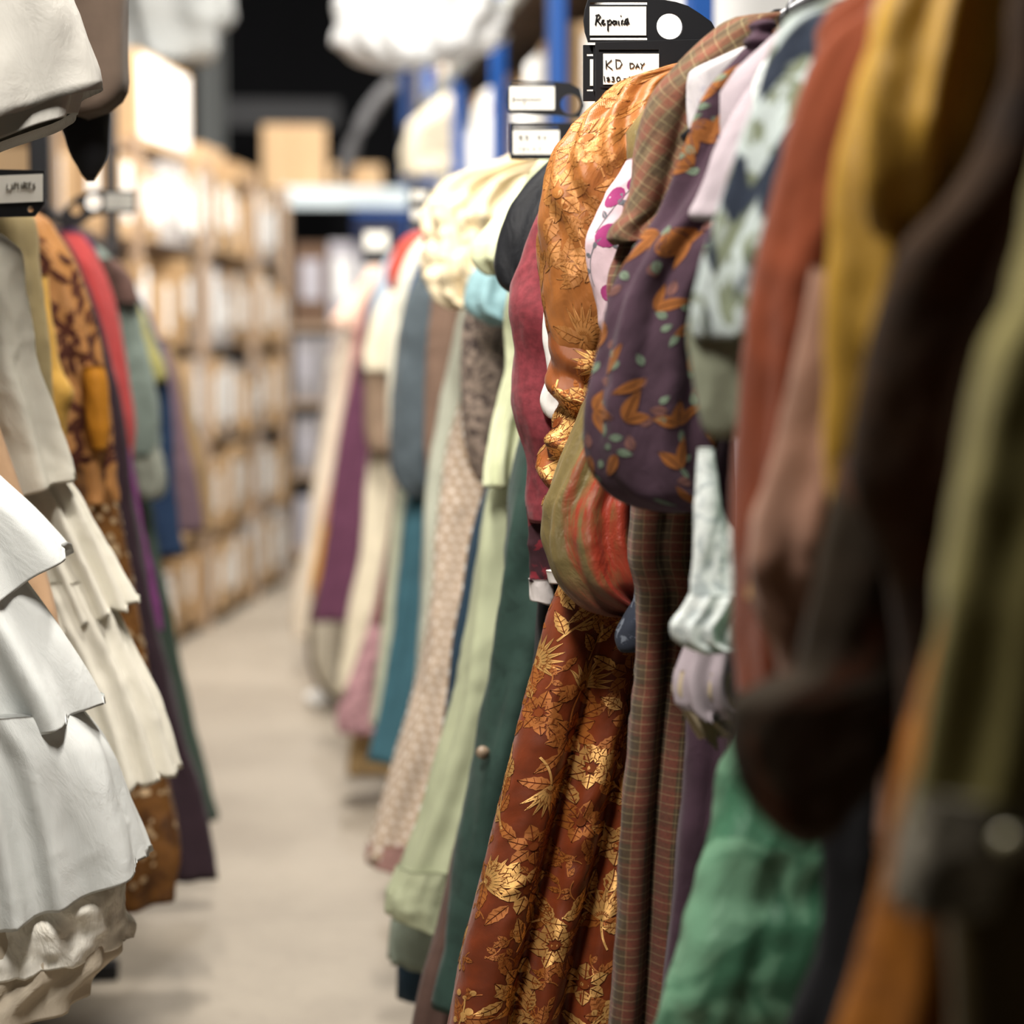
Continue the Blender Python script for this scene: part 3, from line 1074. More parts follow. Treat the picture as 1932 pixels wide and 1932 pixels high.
g = garment('silk_dress', 'golden yellow silk dress with a short puffed sleeve, brightest of the blurred near garments', 'dress', 1.66, 'R', 0.8)
YEL = fab('golden_silk', '#bf9330', rough=0.45, sheen=0.2, spec=0.4, var=0.12, vs=9, crease=0.15)
cloth('bodice', g, YEL, 1.68, 'R', [(-90, 1720), (60, 1655), (200, 1608), (350, 1580), (440, 1574), (700, 1562), (900, 1562), (1050, 1590), (1150, 1640)], b=0.035, nz=60, ns=60, fold=(.006, .01, .05), keep=.7)
cloth('sleeve', g, YEL, 1.61, 'R', [(-100, 1720, 1960), (0, 1672, 1940), (100, 1648, 1900), (200, 1632, 1860), (300, 1624, 1800), (380, 1628, 1740), (430, 1642, 1700), (450, 1652, 1684)], b=0.045, nz=60, ns=70, fold=(.007, .008, .045), keep=.6, close=True)

g = garment('velvet_coat', 'dark brown velvet coat with a wide cuffed sleeve, hanging over the mint skirt', 'coat', 1.53, 'R', 0.4)
DBR = fab('dark_brown_velvet', '#35220f', rough=0.85, sheen=0.1, var=0.25, vs=7, crease=.3, pattern=p_mottle('#1a100a', 12, .45, .65, .7))
cloth('body', g, DBR, 1.53, 'R', [(-120, 1930), (0, 1905), (150, 1888), (280, 1845), (390, 1772), (450, 1715), (600, 1660), (760, 1622), (880, 1606), (1000, 1644), (1090, 1680), (1300, 1704), (1500, 1690), (1700, 1664), (1950, 1640), (2300, 1620)], b=0.035, nz=70, ns=60, fold=(.006, .012, .09), keep=.7)
cloth('cuff', g, fab('black_brown_velvet', '#2a2013', rough=.85, sheen=.1, var=.25, vs=7, crease=.3, pattern=p_mottle('#57301a', 11, .52, .66, .8)), 1.6, 'R', [(860, 1600, 1800), (1000, 1568, 1790), (1150, 1532, 1780), (1260, 1500, 1770), (1296, 1430, 1760), (1330, 1380, 1740), (1400, 1376, 1690), (1480, 1394, 1640), (1540, 1434, 1595), (1575, 1474, 1562), (1592, 1500, 1535)], b=0.03, nz=70, ns=60, keep=.8, close=True)

g = garment('amber_gown', 'amber brown brocade gown, its skirt edge slanting low behind the olive coat', 'gown', 1.4, 'R', 0.5)
AMB = fab('amber_brocade', '#a1621a', rough=0.6, sheen=0.2, var=0.2, vs=10, pattern=p_mottle('#6d3d0c', 16, .48, .6, .7))
cloth('skirt', g, AMB, 1.4, 'R', [(800, 1900), (1000, 1820), (1300, 1737), (1450, 1700), (1600, 1668), (1750, 1640), (1932, 1600), (2300, 1530)], b=0.035, nz=60, ns=60, fold=(.004, .012, .06), keep=.7)
body(g, 'bodice', AMB, 1.4, 'R', 1.1, (0.05, 0.14, 0.11, 0.14), b=.03)

g = garment('olive_coat', 'olive velvet coat nearest the camera on the right, pearl button on its grey lace cuff', 'coat', 1.26, 'R', 0.6)
OLV = fab('olive_velvet', '#8f8650', rough=0.8, sheen=0.6, var=0.15, vs=8)
GLC = fab('grey_lace', '#6d675a', rough=0.9, var=0.2, vs=30, pattern=p_mottle('#a39c8c', 40, .5, .6, .6))
cloth('sleeve', g, OLV, 1.24, 'R', [(-150, 2040, 2400), (150, 1998, 2390), (480, 1936, 2370), (572, 1912, 2360), (665, 1870, 2350), (943, 1813, 2300), (1156, 1777, 2250), (1270, 1761, 2230), (1459, 1730, 2180), (1560, 1712, 2100)], b=0.04, nz=70, ns=64, fold=(.006, .01, .07), keep=.7)
cloth('cuff', g, GLC, 1.235, 'R', [(1490, 1722, 1980), (1560, 1708, 1970), (1640, 1692, 1900), (1715, 1684, 1850)], b=0.042, nz=30, ns=60, fold=(.003, .008, .05), keep=.9)
p = at(1898, 1585, 1.185)
bm = bmesh.new()
bmesh.ops.create_uvsphere(bm, u_segments=20, v_segments=12, radius=0.0062)
me = bpy.data.meshes.new('button')
bm.to_mesh(me)
bm.free()
me.materials.append(plain('pearl', '#d8d0a8', .2, .6))
o = bpy.data.objects.new('button', me)
C.objects.link(o)
o.parent = g
o.location = Vector(p) - g.location
o['label'] = 'pearl button'
KB = fab('khaki_brown', '#4a3d20', rough=.9, sheen=.3, var=.2, vs=7)
cloth('body', g, KB, 1.29, 'R', [(-150, 2060), (300, 2000), (800, 1900), (1300, 1840), (1700, 1790), (1950, 1800), (2400, 1780)], b=0.03, nz=50, ns=50, fold=(.004, .01, .06))

# --- beyond the brocade gown
g = garment('ragged_chemise', 'white cotton chemise with a frayed sleeve end, peeping left of the copper sleeve', 'chemise', 3.07, 'R', 1.1)
WHT = fab('white_cotton', '#e8e6e2', rough=.85, var=.05, crease=.25)
cloth('sleeve', g, WHT, 3.07, 'R', [(580, 1028, 1056), (640, 1023, 1062), (680, 1030, 1064), (700, 1033, 1064), (755, 1021, 1064), (780, 1028, 1060), (792, 1038, 1052)], b=0.012, nz=44, ns=30, keep=.9, ruff=.008, ruff_f=120)
cloth('cuff', g, WHT, 3.06, 'R', [(1076, 1034, 1070), (1100, 1040, 1070)], b=0.02, nz=10, ns=30, keep=.9)
body(g, 'bodice', WHT, 3.075, 'R', 1.12, (0.05, 0.17, 0.14, 0.15), b=.012)

g = garment('maroon_gown', 'maroon velvet gown with a long sleeve and white lace cuff, left of the copper brocade', 'gown', 3.17, 'R', 0.2)
MAR = fab('maroon_velvet', '#7a3038', rough=.75, sheen=.4, var=.22, vs=90, crease=.2)
DKP = fab('dark_red_plaid', '#3a1f26', rough=.85, var=.3, vs=30, pattern=p_mottle('#7d2530', 26, .52, .58, .8))
cloth('sleeve', g, MAR, 3.14, 'R', [(300, 1085, 1190), (345, 1048, 1180), (385, 1021, 1170), (450, 992, 1160), (520, 972, 1150), (600, 958, 1140), (680, 961, 1130), (760, 976, 1120), (860, 990, 1110), (950, 1002, 1100), (985, 1010, 1090)], b=0.05, nz=90, ns=70, keep=.8, wr=(.005, 10, 9), extra=lambda S, T, Z: .008 * np.sin((Z + S * .5) * 2 * math.pi / .17) * np.clip(T * 2, 0, 1))
cloth('undersleeve', g, DKP, 3.15, 'R', [(900, 1000, 1070), (1000, 1003, 1066), (1096, 1005, 1052)], b=0.02, nz=40, ns=40, fold=(.003, .006, .03), keep=.9)
cloth('lace_cuff', g, fab('white_cuff', '#d8d2d0', rough=.9, var=.1, crease=.4), 3.148, 'R', [(1092, 999, 1042), (1136, 1004, 1040)], b=0.018, nz=16, ns=40, ruff=.004, keep=.9)
cloth('skirt', g, BLK, 3.2, 'R', [(880, 1050), (1130, 1014), (1250, 1006), (1400, 985), (1700, 930), (2100, 870)], b=0.035, nz=50, ns=50, fold=(.004, .012, .06))
body(g, 'bodice', MAR, 3.18, 'R', 1.0, (0.05, 0.17, 0.14, 0.14), b=.03)

g = garment('satin_jacket', 'black satin jacket with a rounded shoulder, between maroon and pale lime sleeves', 'jacket', 3.36, 'R', 1.2)
BKS = fab('black_satin', '#15171c', rough=.5, sheen=.2, var=.1, crease=.4)
cloth('sleeve', g, BKS, 3.34, 'R', [(252, 1082, 1150), (300, 1040, 1130), (350, 992, 1120), (410, 957, 1110), (470, 938, 1100), (500, 934, 1090), (530, 943, 1075), (548, 958, 1050), (556, 972, 1030)], b=0.05, nz=60, ns=54, keep=.8, close=True, fold=(.003, .008, .05))
body(g, 'body', BKS, 3.38, 'R', 1.25, (0.05, 0.16, 0.14, 0.14), b=.03)

g = garment('green_gown', 'dark bottle green velvet gown, long skirt right of the pale green dress', 'gown', 3.55, 'R', 0.2)
DGR = fab('bottle_green', '#2c433c', rough=.7, sheen=.3, var=.16, vs=14, crease=.2, pattern=p_mottle('#21352f', 24, .5, .64, .6))
cloth('skirt', g, DGR, 3.55, 'R', [(700, 1020), (790, 989), (860, 975), (1000, 958), (1150, 944), (1300, 925), (1420, 901), (1560, 871), (1690, 850), (1790, 838), (1880, 817), (1896, 815)], b=0.045, nz=90, ns=80, fold=(.005, .014, .075), keep=.6, hem=.25)
body(g, 'bodice', DGR, 3.55, 'R', 1.2, (0.05, 0.16, 0.12, 0.14), b=.03)
p = at(912, 1420, 3.505)
o = MB().tube([p + np.array((-.002, .004, 0)), p + np.array((.0, -.004, 0))], 0.011, 16).build('button', plain('horn_button', '#8f7c68', .4, .5), g, True)

g = garment('brown_skirt', 'brown mauve wool skirt, only its hem below the bottle green gown', 'skirt', 3.66, 'R', 0.15)
BRM = fab('brown_mauve_wool', '#5b463f', rough=.9, var=.15)
cloth('skirt', g, BRM, 3.66, 'R', [(1300, 940), (1500, 880), (1750, 820), (1870, 786), (1965, 768)], b=0.035, nz=40, ns=50, fold=(.004, .012, .07), hem=.15)
body(g, 'waistband', BRM, 3.66, 'R', 1.0, (0.05, 0.13, 0.12, 0.14), b=.03)

g = garment('pale_green_dress', 'pale green cotton dress with a padded hem band, reaching furthest into the aisle', 'dress', 3.9, 'R', 0.3)
PGR = fab('pale_green_cotton', '#b0b697', rough=.75, sheen=.15, var=.07, vs=8, crease=.12)
LIME = fab('lime_satin', '#dde3bd', rough=.5, sheen=.1, var=.06, crease=.2)
cloth('skirt', g, PGR, 3.9, 'R', [(690, 992), (830, 952), (920, 923), (1050, 900), (1200, 878), (1330, 855), (1450, 821), (1550, 790), (1640, 758), (1672, 744)], b=0.05, nz=90, ns=90, fold=(.006, .012, .06), keep=.6, hem=.4)
cloth('hem_band', g, PGR, 3.9, 'R', [(1634, 757), (1660, 745), (1690, 734), (1712, 733), (1722, 738)], b=0.058, nz=30, ns=110, fold=(.010, .009, .03), keep=.8, hem=.4, crinkle=.006)
cloth('sleeve', g, LIME, 3.82, 'R', [(530, 968, 1020), (600, 956, 1015), (690, 960, 1010), (740, 948, 1005), (830, 927, 992), (900, 916, 970), (919, 915, 962)], b=0.03, nz=60, ns=54, fold=(.006, .01, .03), keep=.7)
body(g, 'bodice', PGR, 3.9, 'R', 1.2, (0.05, 0.14, 0.12, 0.14), b=.03)

g = garment('lime_blouse', 'pale lime satin blouse with a sloping shoulder, behind the black jacket', 'blouse', 3.72, 'R', 1.3)
cloth('sleeve', g, LIME, 3.7, 'R', [(238, 1085, 1160), (262, 1060, 1140), (300, 1022, 1115), (370, 971, 1085), (430, 923, 1060), (465, 899, 1040), (488, 896, 1010), (512, 912, 975), (520, 925, 960)], b=0.05, nz=60, ns=54, fold=(.006, .01, .05), keep=.7, close=True)
body(g, 'body', LIME, 3.73, 'R', 1.3, (0.05, 0.13, 0.12, 0.12), b=.03)

g = garment('grey_petticoat', 'sage grey petticoat, hem just below the pale green dress', 'petticoat', 4.03, 'R', 0.2)
cloth('skirt', g, fab('sage_grey', '#8f9a8c', rough=.85, var=.12), 4.03, 'R', [(1400, 870), (1600, 795), (1700, 752), (1745, 738), (1812, 733)], b=0.03, nz=40, ns=60, fold=(.006, .012, .04), hem=.3)
body(g, 'waistband', MATS['sage_grey'], 4.03, 'R', 1.0, (0.05, 0.12, 0.11, 0.14), b=.025)

g = garment('navy_dress', 'dark navy blue dress with a long narrow skirt, between beige dots and pale green', 'dress', 4.13, 'R', 0.15)
NAV = fab('navy_wool', '#22384a', rough=.8, sheen=.2, var=.15)
cloth('skirt', g, NAV, 4.13, 'R', [(820, 950), (920, 918), (1000, 893), (1100, 876), (1200, 858), (1330, 844), (1500, 815), (1700, 775), (1770, 757), (1850, 750), (1882, 750)], b=0.035, nz=60, ns=60, fold=(.004, .012, .06), hem=.15)
body(g, 'bodice', NAV, 4.13, 'R', 1.1, (0.05, 0.13, 0.11, 0.13), b=.03)

g = garment('blue_blouse', 'light blue satin blouse with a small puffed sleeve, below the pale lime shoulder', 'blouse', 4.25, 'R', 1.3)
LBL = fab('light_blue_satin', '#8fb4bb', rough=.5, var=.1, crease=.35)
cloth('sleeve', g, LBL, 4.23, 'R', [(430, 950, 1030), (490, 907, 1010), (530, 883, 1000), (570, 876, 990), (592, 886, 980), (608, 915, 968), (615, 930, 955)], b=0.05, nz=50, ns=50, fold=(.006, .012, .05), close=True, keep=.7)
body(g, 'body', LBL, 4.26, 'R', 1.3, (0.05, 0.14, 0.12, 0.12), b=.03)

g = garment('paisley_jacket', 'taupe and black paisley jacket, pointed sleeve under the light blue puff', 'jacket', 4.4, 'R', 1.0)
PAI = fab('paisley', '#8f7f73', rough=.85, var=.15, vs=30, pattern=p_mottle('#332a2a', 60, .5, .56, .9))
cloth('sleeve', g, PAI, 4.38, 'R', [(570, 884, 960), (620, 874, 955), (700, 871, 955), (780, 873, 950), (850, 883, 940), (900, 900, 926), (908, 904, 920)], b=0.05, nz=60, ns=50, keep=.8)
body(g, 'body', PAI, 4.41, 'R', 1.1, (0.05, 0.14, 0.13, 0.13), b=.03)

g = garment('lace_gown', 'cream lace gown with a large gathered puff sleeve at shoulder height', 'gown', 4.55, 'R', 0.9)
CRL = fab('cream_lace', '#f4e4c2', rough=.85, var=.12, vs=40, crease=.5)


def lacefold(S, T, Z):
    return .034 * fbm(S * 16, Z * 20, 31) + .016 * np.sin(S * 2 * math.pi / .045 + 4 * vnoise(S * 6, Z * 8, 2))


cloth('sleeve', g, CRL, 4.5, 'R', [(288, 990, 1070), (303, 960, 1060), (320, 902, 1045), (340, 851, 1030), (370, 826, 1010), (400, 814, 1000), (450, 815, 980), (500, 816, 960), (540, 820, 930), (570, 834, 905), (584, 850, 890)], b=0.08, nz=80, ns=70, extra=lacefold, close=True, keep=.6)
body(g, 'bodice', CRL, 4.58, 'R', 0.95, (0.05, 0.15, 0.12, 0.13))

g = garment('dotted_dress', 'peach beige dress with pale dots in rows, wide hem slanting into the aisle', 'dress', 4.75, 'R', 0.35)
DOT = fab('peach_dots', '#b79e84', rough=.8, sheen=.2, var=.06, pattern=p_dots)
cloth('skirt', g, DOT, 4.75, 'R', [(560, 930), (700, 884), (760, 869), (850, 846), (950, 831), (1050, 816), (1150, 805), (1250, 795), (1330, 775), (1430, 745), (1500, 721), (1590, 696), (1615, 689)], b=0.05, nz=90, ns=90, fold=(.004, .010, .07), keep=.7, hem=.3, wr=(.006, 8, 6))
cloth('hem_band', g, fab('dusty_rose', '#a8817a', rough=.85, var=.1), 4.75, 'R', [(1590, 695), (1612, 690), (1626, 690)], b=0.056, nz=16, ns=80, fold=(.006, .008, .04), hem=.3, keep=.8)
body(g, 'bodice', DOT, 4.75, 'R', 1.2, (0.05, 0.14, 0.12, 0.13), b=.03)

g = garment('sage_dress', 'pale grey-green silk dress, narrow strip left of the dotted dress', 'dress', 4.95, 'R', 0.5)
PSG = fab('pale_sage_silk', '#bcc0b0', rough=.55, var=.06, crease=.1)
cloth('skirt', g, PSG, 4.95, 'R', [(540, 888), (590, 869), (680, 850), (760, 831), (850, 815), (930, 801), (1100, 792), (1300, 780), (1450, 765)], b=0.03, nz=50, ns=50, fold=(.004, .01, .06), keep=.7)
body(g, 'bodice', PSG, 4.95, 'R', 1.2, (0.05, 0.13, 0.11, 0.13), b=.028)

g = garment('taupe_jacket', 'taupe wool jacket sleeve hanging below the cream lace puff', 'jacket', 5.1, 'R', 1.0)
TPE = fab('taupe_wool', '#7d6658', rough=.9, sheen=.2, var=.12)
cloth('sleeve', g, TPE, 5.1, 'R', [(500, 830, 900), (560, 815, 890), (640, 806, 885), (700, 801, 875), (800, 800, 860), (900, 806, 850), (925, 810, 845)], b=0.04, nz=50, ns=44, fold=(.004, .01, .05), keep=.7)
body(g, 'body', TPE, 5.12, 'R', 1.1, (0.05, 0.14, 0.13, 0.13), b=.03)

g = garment('slate_dress', 'slate blue-grey dress with a long full sleeve and teal skirt', 'dress', 5.7, 'R', 0.4)
SLT = fab('slate_wool', '#59646b', rough=.8, sheen=.2, var=.12, crease=.3)
TEAL = fab('teal_satin', '#3f6a78', rough=.6, sheen=.2, var=.1)
cloth('sleeve', g, SLT, 5.62, 'R', [(455, 815, 870), (480, 800, 860), (530, 777, 850), (600, 756, 850), (700, 746, 850), (800, 738, 840), (870, 737, 830), (910, 745, 820), (930, 760, 808), (938, 770, 800)], b=0.06, nz=60, ns=54, fold=(.004, .014, .07), close=True, keep=.7)
cloth('skirt', g, TEAL, 5.7, 'R', [(800, 800), (930, 770), (1000, 757), (1100, 745), (1200, 735), (1300, 720), (1380, 705), (1432, 695)], b=0.045, nz=50, ns=54, fold=(.006, .016, .08), hem=.2, keep=.7)

g = garment('royal_blue_coat', 'royal blue coat, thin blue edge left of the slate sleeve', 'coat', 5.9, 'R', 0.9)
RBL = fab('royal_blue', '#2c4f86', rough=.8, sheen=.2, var=.1)
cloth('sleeve', g, RBL, 5.9, 'R', [(450, 822, 880), (466, 810, 870), (500, 786, 860), (570, 764, 850), (660, 750, 840), (760, 741, 830), (880, 738, 820), (900, 742, 815)], b=0.04, nz=50, ns=44, keep=.7)

g = garment('stripe_dress', 'pale sage cotton dress, thin skirt strip left of the teal skirt', 'dress', 6.02, 'R', 0.5)
cloth('skirt', g, fab('pale_sage_cotton', '#c3c7ae', rough=.85, var=.08), 6.02, 'R', [(800, 780), (930, 746), (1050, 734), (1150, 723), (1250, 712), (1370, 698)], b=0.035, nz=40, ns=44, fold=(.004, .012, .06))

g = garment('satin_blouse', 'ivory satin blouse, curved sleeve edge between red shoulder and royal blue', 'blouse', 6.2, 'R', 1.0)
IVS = fab('ivory_satin', '#e9e6d3', rough=.5, var=.05, crease=.15)
cloth('sleeve', g, IVS, 6.2, 'R', [(443, 808, 870), (455, 790, 865), (480, 771, 860), (530, 751, 850), (600, 741, 840), (680, 731, 830), (800, 732, 820), (900, 745, 810)], b=0.05, nz=50, ns=44, keep=.7)

g = garment('dark_red_skirt', 'deep red velvet skirt, thin dark strip right of the cream tiers', 'skirt', 6.36, 'R', 0.6)
cloth('skirt', g, fab('deep_red_velvet', '#6a1c1a', rough=.8, sheen=.3, var=.1), 6.36, 'R', [(760, 780), (930, 742), (1050, 728), (1150, 709), (1180, 704)], b=0.035, nz=40, ns=44, fold=(.004, .012, .06))

g = garment('red_jacket', 'red wool jacket, only its rounded shoulder arching over the ivory satin', 'jacket', 6.5, 'R', 1.2)
cloth('sleeve', g, fab('red_wool', '#b84a3c', rough=.85, sheen=.3, var=.1), 6.5, 'R', [(433, 805, 870), (440, 780, 865), (450, 762, 860), (480, 741, 850), (520, 731, 840), (540, 734, 820), (548, 742, 800)], b=0.06, nz=50, ns=44, close=True, keep=.7)

g = garment('tan_skirt', 'tan linen skirt, short hem showing under the pink print', 'skirt', 6.87, 'R', 0.15)
cloth('skirt', g, fab('tan_linen', '#b99c70', rough=.9, var=.1), 6.87, 'R', [(1000, 780), (1250, 700), (1400, 661), (1462, 654)], b=0.035, nz=30, ns=44, fold=(.004, .012, .06))

g = garment('pink_print_skirt', 'mauve pink printed cotton skirt, bunched hem low in the aisle', 'skirt', 6.75, 'R', 0.2)
cloth('skirt', g, fab('mauve_print', '#b98f94', rough=.9, var=.12, pattern=p_mottle('#7d5a60', 30, .5, .58, .8), crease=.4), 6.75, 'R', [(960, 745), (1150, 706), (1230, 682), (1300, 652), (1350, 636), (1372, 637), (1382, 645)], b=0.05, nz=50, ns=54, fold=(.008, .02, .06), hem=.05)

g = garment('cream_gown', 'cream satin gown with a brown-shaded sleeve and long tiered skirt, midway down the right rail', 'gown', 7.1, 'R', 0.3)
CRM = fab('cream_satin', '#e6dcc3', rough=.6, var=.06, crease=.2)
cloth('sleeve', g, CRM, 7.0, 'R', [(535, 748, 800), (560, 725, 795), (580, 712, 790), (630, 692, 780), (680, 684, 775), (700, 685, 770)], b=0.06, nz=40, ns=44, keep=.7, fold=(.004, .01, .06))
cloth('sleeve_lower', g, fab('taupe_silk', '#8d7763', rough=.6, var=.12, crease=.3), 7.01, 'R', [(680, 686, 775), (760, 686, 765), (830, 691, 758), (850, 697, 750)], b=0.05, nz=40, ns=44, keep=.7)
cloth('skirt', g, CRM, 7.1, 'R', [(740, 730), (830, 701), (950, 690), (1060, 676), (1150, 656), (1230, 645), (1305, 637)], b=0.045, nz=60, ns=60, fold=(.006, .018, .07), keep=.7)

g = garment('pale_blue_shirt', 'pale blue cotton shirt shoulder, beyond the cream gown', 'shirt', 7.45, 'R', 1.2)
cloth('sleeve', g, fab('pale_blue_cotton', '#b4c2d2', rough=.85, var=.06), 7.45, 'R', [(470, 745, 790), (510, 716, 780), (560, 701, 770), (640, 693, 760), (720, 690, 755)], b=0.05, nz=36, ns=40, keep=.7)
g = garment('black_waistcoat', 'black waistcoat, dark sliver between pale blue and pink shoulders', 'waistcoat', 7.75, 'R', 1.2)
cloth('front', g, BLK, 7.75, 'R', [(480, 735, 790), (540, 706, 770), (585, 691, 760), (640, 683, 750), (720, 680, 750)], b=0.05, nz=36, ns=40, keep=.7)

g = garment('plum_skirt', 'plum purple skirt turning maroon at the hem, far down the right rail', 'skirt', 8.1, 'R', 0.35)
PLM = fab('plum_wool', '#6b4058', rough=.85, sheen=.2, var=.1)
cloth('skirt', g, PLM, 8.1, 'R', [(680, 672), (820, 640), (900, 626), (1000, 615), (1080, 605), (1172, 592)], b=0.045, nz=50, ns=54, fold=(.006, .02, .12), keep=.7)

g = garment('tiered_petticoat', 'off-white tiered petticoat edged in brown, sweeping the floor at the far end', 'petticoat', 8.7, 'R', 0.03)
cloth('skirt', g, fab('off_white_cotton', '#d8d0bd', rough=.9, var=.08, crease=.3), 8.66, 'R', [(1000, 650), (1100, 610), (1180, 592), (1230, 592), (1270, 602), (1300, 620), (1322, 642)], b=0.06, nz=50, ns=60, fold=(.008, .02, .06))
cloth('trim', g, fab('brown_edging', '#5a4a3a', rough=.9), 8.72, 'R', [(1000, 645), (1100, 598), (1180, 580), (1230, 580), (1272, 590), (1305, 610), (1330, 636)], b=0.04, nz=40, ns=50)

g = garment('yellow_skirt', 'small strip of golden yellow skirt beside the far cream gown', 'skirt', 9.3, 'R', 0.4)
cloth('skirt', g, fab('golden_yellow', '#d39a3c', rough=.8, var=.08), 9.3, 'R', [(850, 640), (960, 612), (1050, 594), (1110, 586), (1135, 588)], b=0.035, nz=36, ns=44, fold=(.004, .012, .08))
g = garment('pink_gown', 'salmon pink gown, faint strip behind the plum skirt', 'gown', 9.0, 'R', 0.7)
cloth('skirt', g, fab('salmon_pink', '#c98f8d', rough=.8, var=.08), 9.0, 'R', [(560, 690), (640, 668), (720, 657), (800, 643), (900, 627), (990, 612)], b=0.035, nz=36, ns=44, fold=(.004, .012, .08))
g = garment('far_gown', 'cream and peach gown with a pointed cap sleeve, last full dress on the right rail', 'gown', 9.7, 'R', 0.17)
FCR = fab('far_cream', '#efe3d0', rough=.8, var=.06)
cloth('skirt', g, FCR, 9.7, 'R', [(620, 655), (700, 634), (800, 615), (930, 590), (1030, 575), (1110, 558), (1160, 551), (1203, 556)], b=0.06, nz=60, ns=60, fold=(.006, .02, .1), keep=.7)
cloth('cap_sleeve', g, fab('far_peach', '#ecc9b4', rough=.8, var=.06), 9.6, 'R', [(480, 712, 760), (520, 690, 755), (560, 662, 745), (590, 636, 735), (606, 626, 725), (618, 632, 705)], b=0.08, nz=40, ns=44, keep=.8)
g = garment('grey_lace_gown', 'grey-brown lace gown at the far end, pale sleeve hanging left of the cap sleeve', 'gown', 10.4, 'R', 0.9)
cloth('sleeve', g, fab('grey_brown_lace', '#8f8580', rough=.9, var=.2, vs=30, pattern=p_mottle('#c9c3b8', 20, .5, .6, .7)), 10.4, 'R', [(560, 690, 760), (620, 632, 745), (680, 616, 730), (780, 606, 720), (880, 594, 700), (950, 590, 690)], b=0.07, nz=40, ns=44, fold=(.006, .016, .1))

# ------------------------------------------------------------------ left-hand garments
g = garment('flounced_gown', 'white gown with three smooth broad flounces, nearest on the left rail', 'gown', 3.2, 'L', 0.5)
SMW = fab('smooth_white', '#d3d6d4', rough=.6, sheen=.15, spec=.3, var=.03, vs=5, crease=.3)
cloth('skirt', g, SMW, 3.2, 'L', [(330, -190), (460, -140), (700, -90), (900, -40), (1100, 25), (1300, 90), (1600, 170), (1690, 195)], b=0.05, nz=70, ns=70, fold=(.004, .016, .06), hem=.4)
cloth('flounce', g, SMW, 3.185, 'L', [(840, -60), (900, 5), (960, 72), (1010, 116), (1037, 136)], b=0.075, nz=60, ns=110, fold=(.004, .026, .12), hem=.7, keep=.3, crinkle=.0025)
cloth('flounce', g, SMW, 3.185, 'L', [(1060, 25), (1130, 78), (1200, 126), (1270, 168), (1322, 193)], b=0.085, nz=60, ns=110, fold=(.006, .032, .11), hem=.4, keep=.3, crinkle=.0025)
cloth('flounce', g, SMW, 3.185, 'L', [(1330, 150), (1400, 205), (1440, 224), (1500, 246), (1560, 268), (1614, 287)], b=0.095, nz=70, ns=120, fold=(.008, .026, .10), hem=.41, keep=.3, crinkle=.0025)
LAP = fab('lace_white', '#f3f0e6', rough=.9, var=.12, vs=40, crease=.8, pattern=p_mottle('#d6d1c4', 40, .5, .62, .6))
cloth('lace_underskirt', g, LAP, 3.215, 'L', [(1585, 190), (1640, 220), (1700, 232), (1752, 243), (1768, 244)], b=0.10, nz=50, ns=90, wr=(.022, 14, 16), hem=.2, keep=.6, ruff=.012)
cloth('underskirt', g, fab('ivory_linen', '#c4b8a5', rough=.9, var=.1, crease=.4), 3.22, 'L', [(1600, 190), (1740, 222), (1790, 226), (1815, 200), (1850, 168), (1872, 166)], b=0.095, nz=50, ns=70, fold=(.006, .012, .06), hem=.25)

g = garment('tiered_gown', 'ivory cotton gown with pleated ruffle tiers, just behind the white flounced gown', 'gown', 3.62, 'L', 0.7)
IVC = fab('ivory_cotton', '#e2ded0', rough=.8, sheen=.1, var=.05, crease=.25)
cloth('sleeve', g, IVC, 3.55, 'L', [(440, -120, -8), (480, -110, 35), (560, -100, 46), (680, -90, 62), (760, -80, 88), (820, -70, 108), (905, -60, 132)], b=0.07, nz=70, ns=70, fold=(.006, .014, .07), hem=.35, keep=.7)
cloth('skirt', g, IVC, 3.62, 'L', [(800, 60), (900, 95), (1100, 170), (1300, 240), (1420, 280)], b=0.04, nz=50, ns=60, fold=(.004, .012, .05))
cloth('ruffle', g, IVC, 3.62, 'L', [(850, 92), (910, 131), (1000, 180), (1080, 226), (1130, 253)], b=0.065, nz=50, ns=130, fold=(.008, .018, .035), hem=.45, keep=.8, ruff=.012)
cloth('ruffle', g, IVC, 3.62, 'L', [(1090, 185), (1180, 226), (1300, 281), (1400, 318), (1444, 333)], b=0.075, nz=50, ns=130, fold=(.008, .02, .04), hem=.42, keep=.8, ruff=.012)

g = garment('tan_dress', 'plain tan cotton dress glimpsed through the gap between white flounces', 'dress', 3.42, 'L', 0.6)
cloth('skirt', g, fab('tan_cotton', '#c39f7d', rough=.85, var=.06), 3.42, 'L', [(700, -40), (900, 30), (1090, 92), (1180, 112), (1260, 122)], b=0.04, nz=40, ns=44, fold=(.003, .008, .06))

g = garment('khaki_coat', 'khaki wool coat, shoulder and sleeve left of the copper brocade', 'coat', 3.85, 'L', 0.8)
KHK = fab('khaki_wool', '#a3926a', rough=.9, sheen=.2, var=.1)
cloth('sleeve', g, KHK, 3.82, 'L', [(395, -80, 40), (415, -90, 60), (450, -90, 67), (520, -90, 76), (620, -80, 86), (700, -70, 92), (800, -60, 100), (900, -50, 108)], b=0.06, nz=60, ns=54, keep=.7, fold=(.005, .01, .07))
g = garment('mustard_gown', 'mustard yellow gown with a pointed elbow fold, behind the khaki coat', 'gown', 4.05, 'L', 0.8)
MUS = fab('mustard_silk', '#c69a48', rough=.6, var=.1, crease=.2)
cloth('sleeve', g, MUS, 4.05, 'L', [(520, -20, 85), (640, -10, 104), (700, 0, 119), (742, 0, 141), (775, 10, 132), (830, 20, 125), (900, 20, 132)], b=0.05, nz=60, ns=54, keep=.8)

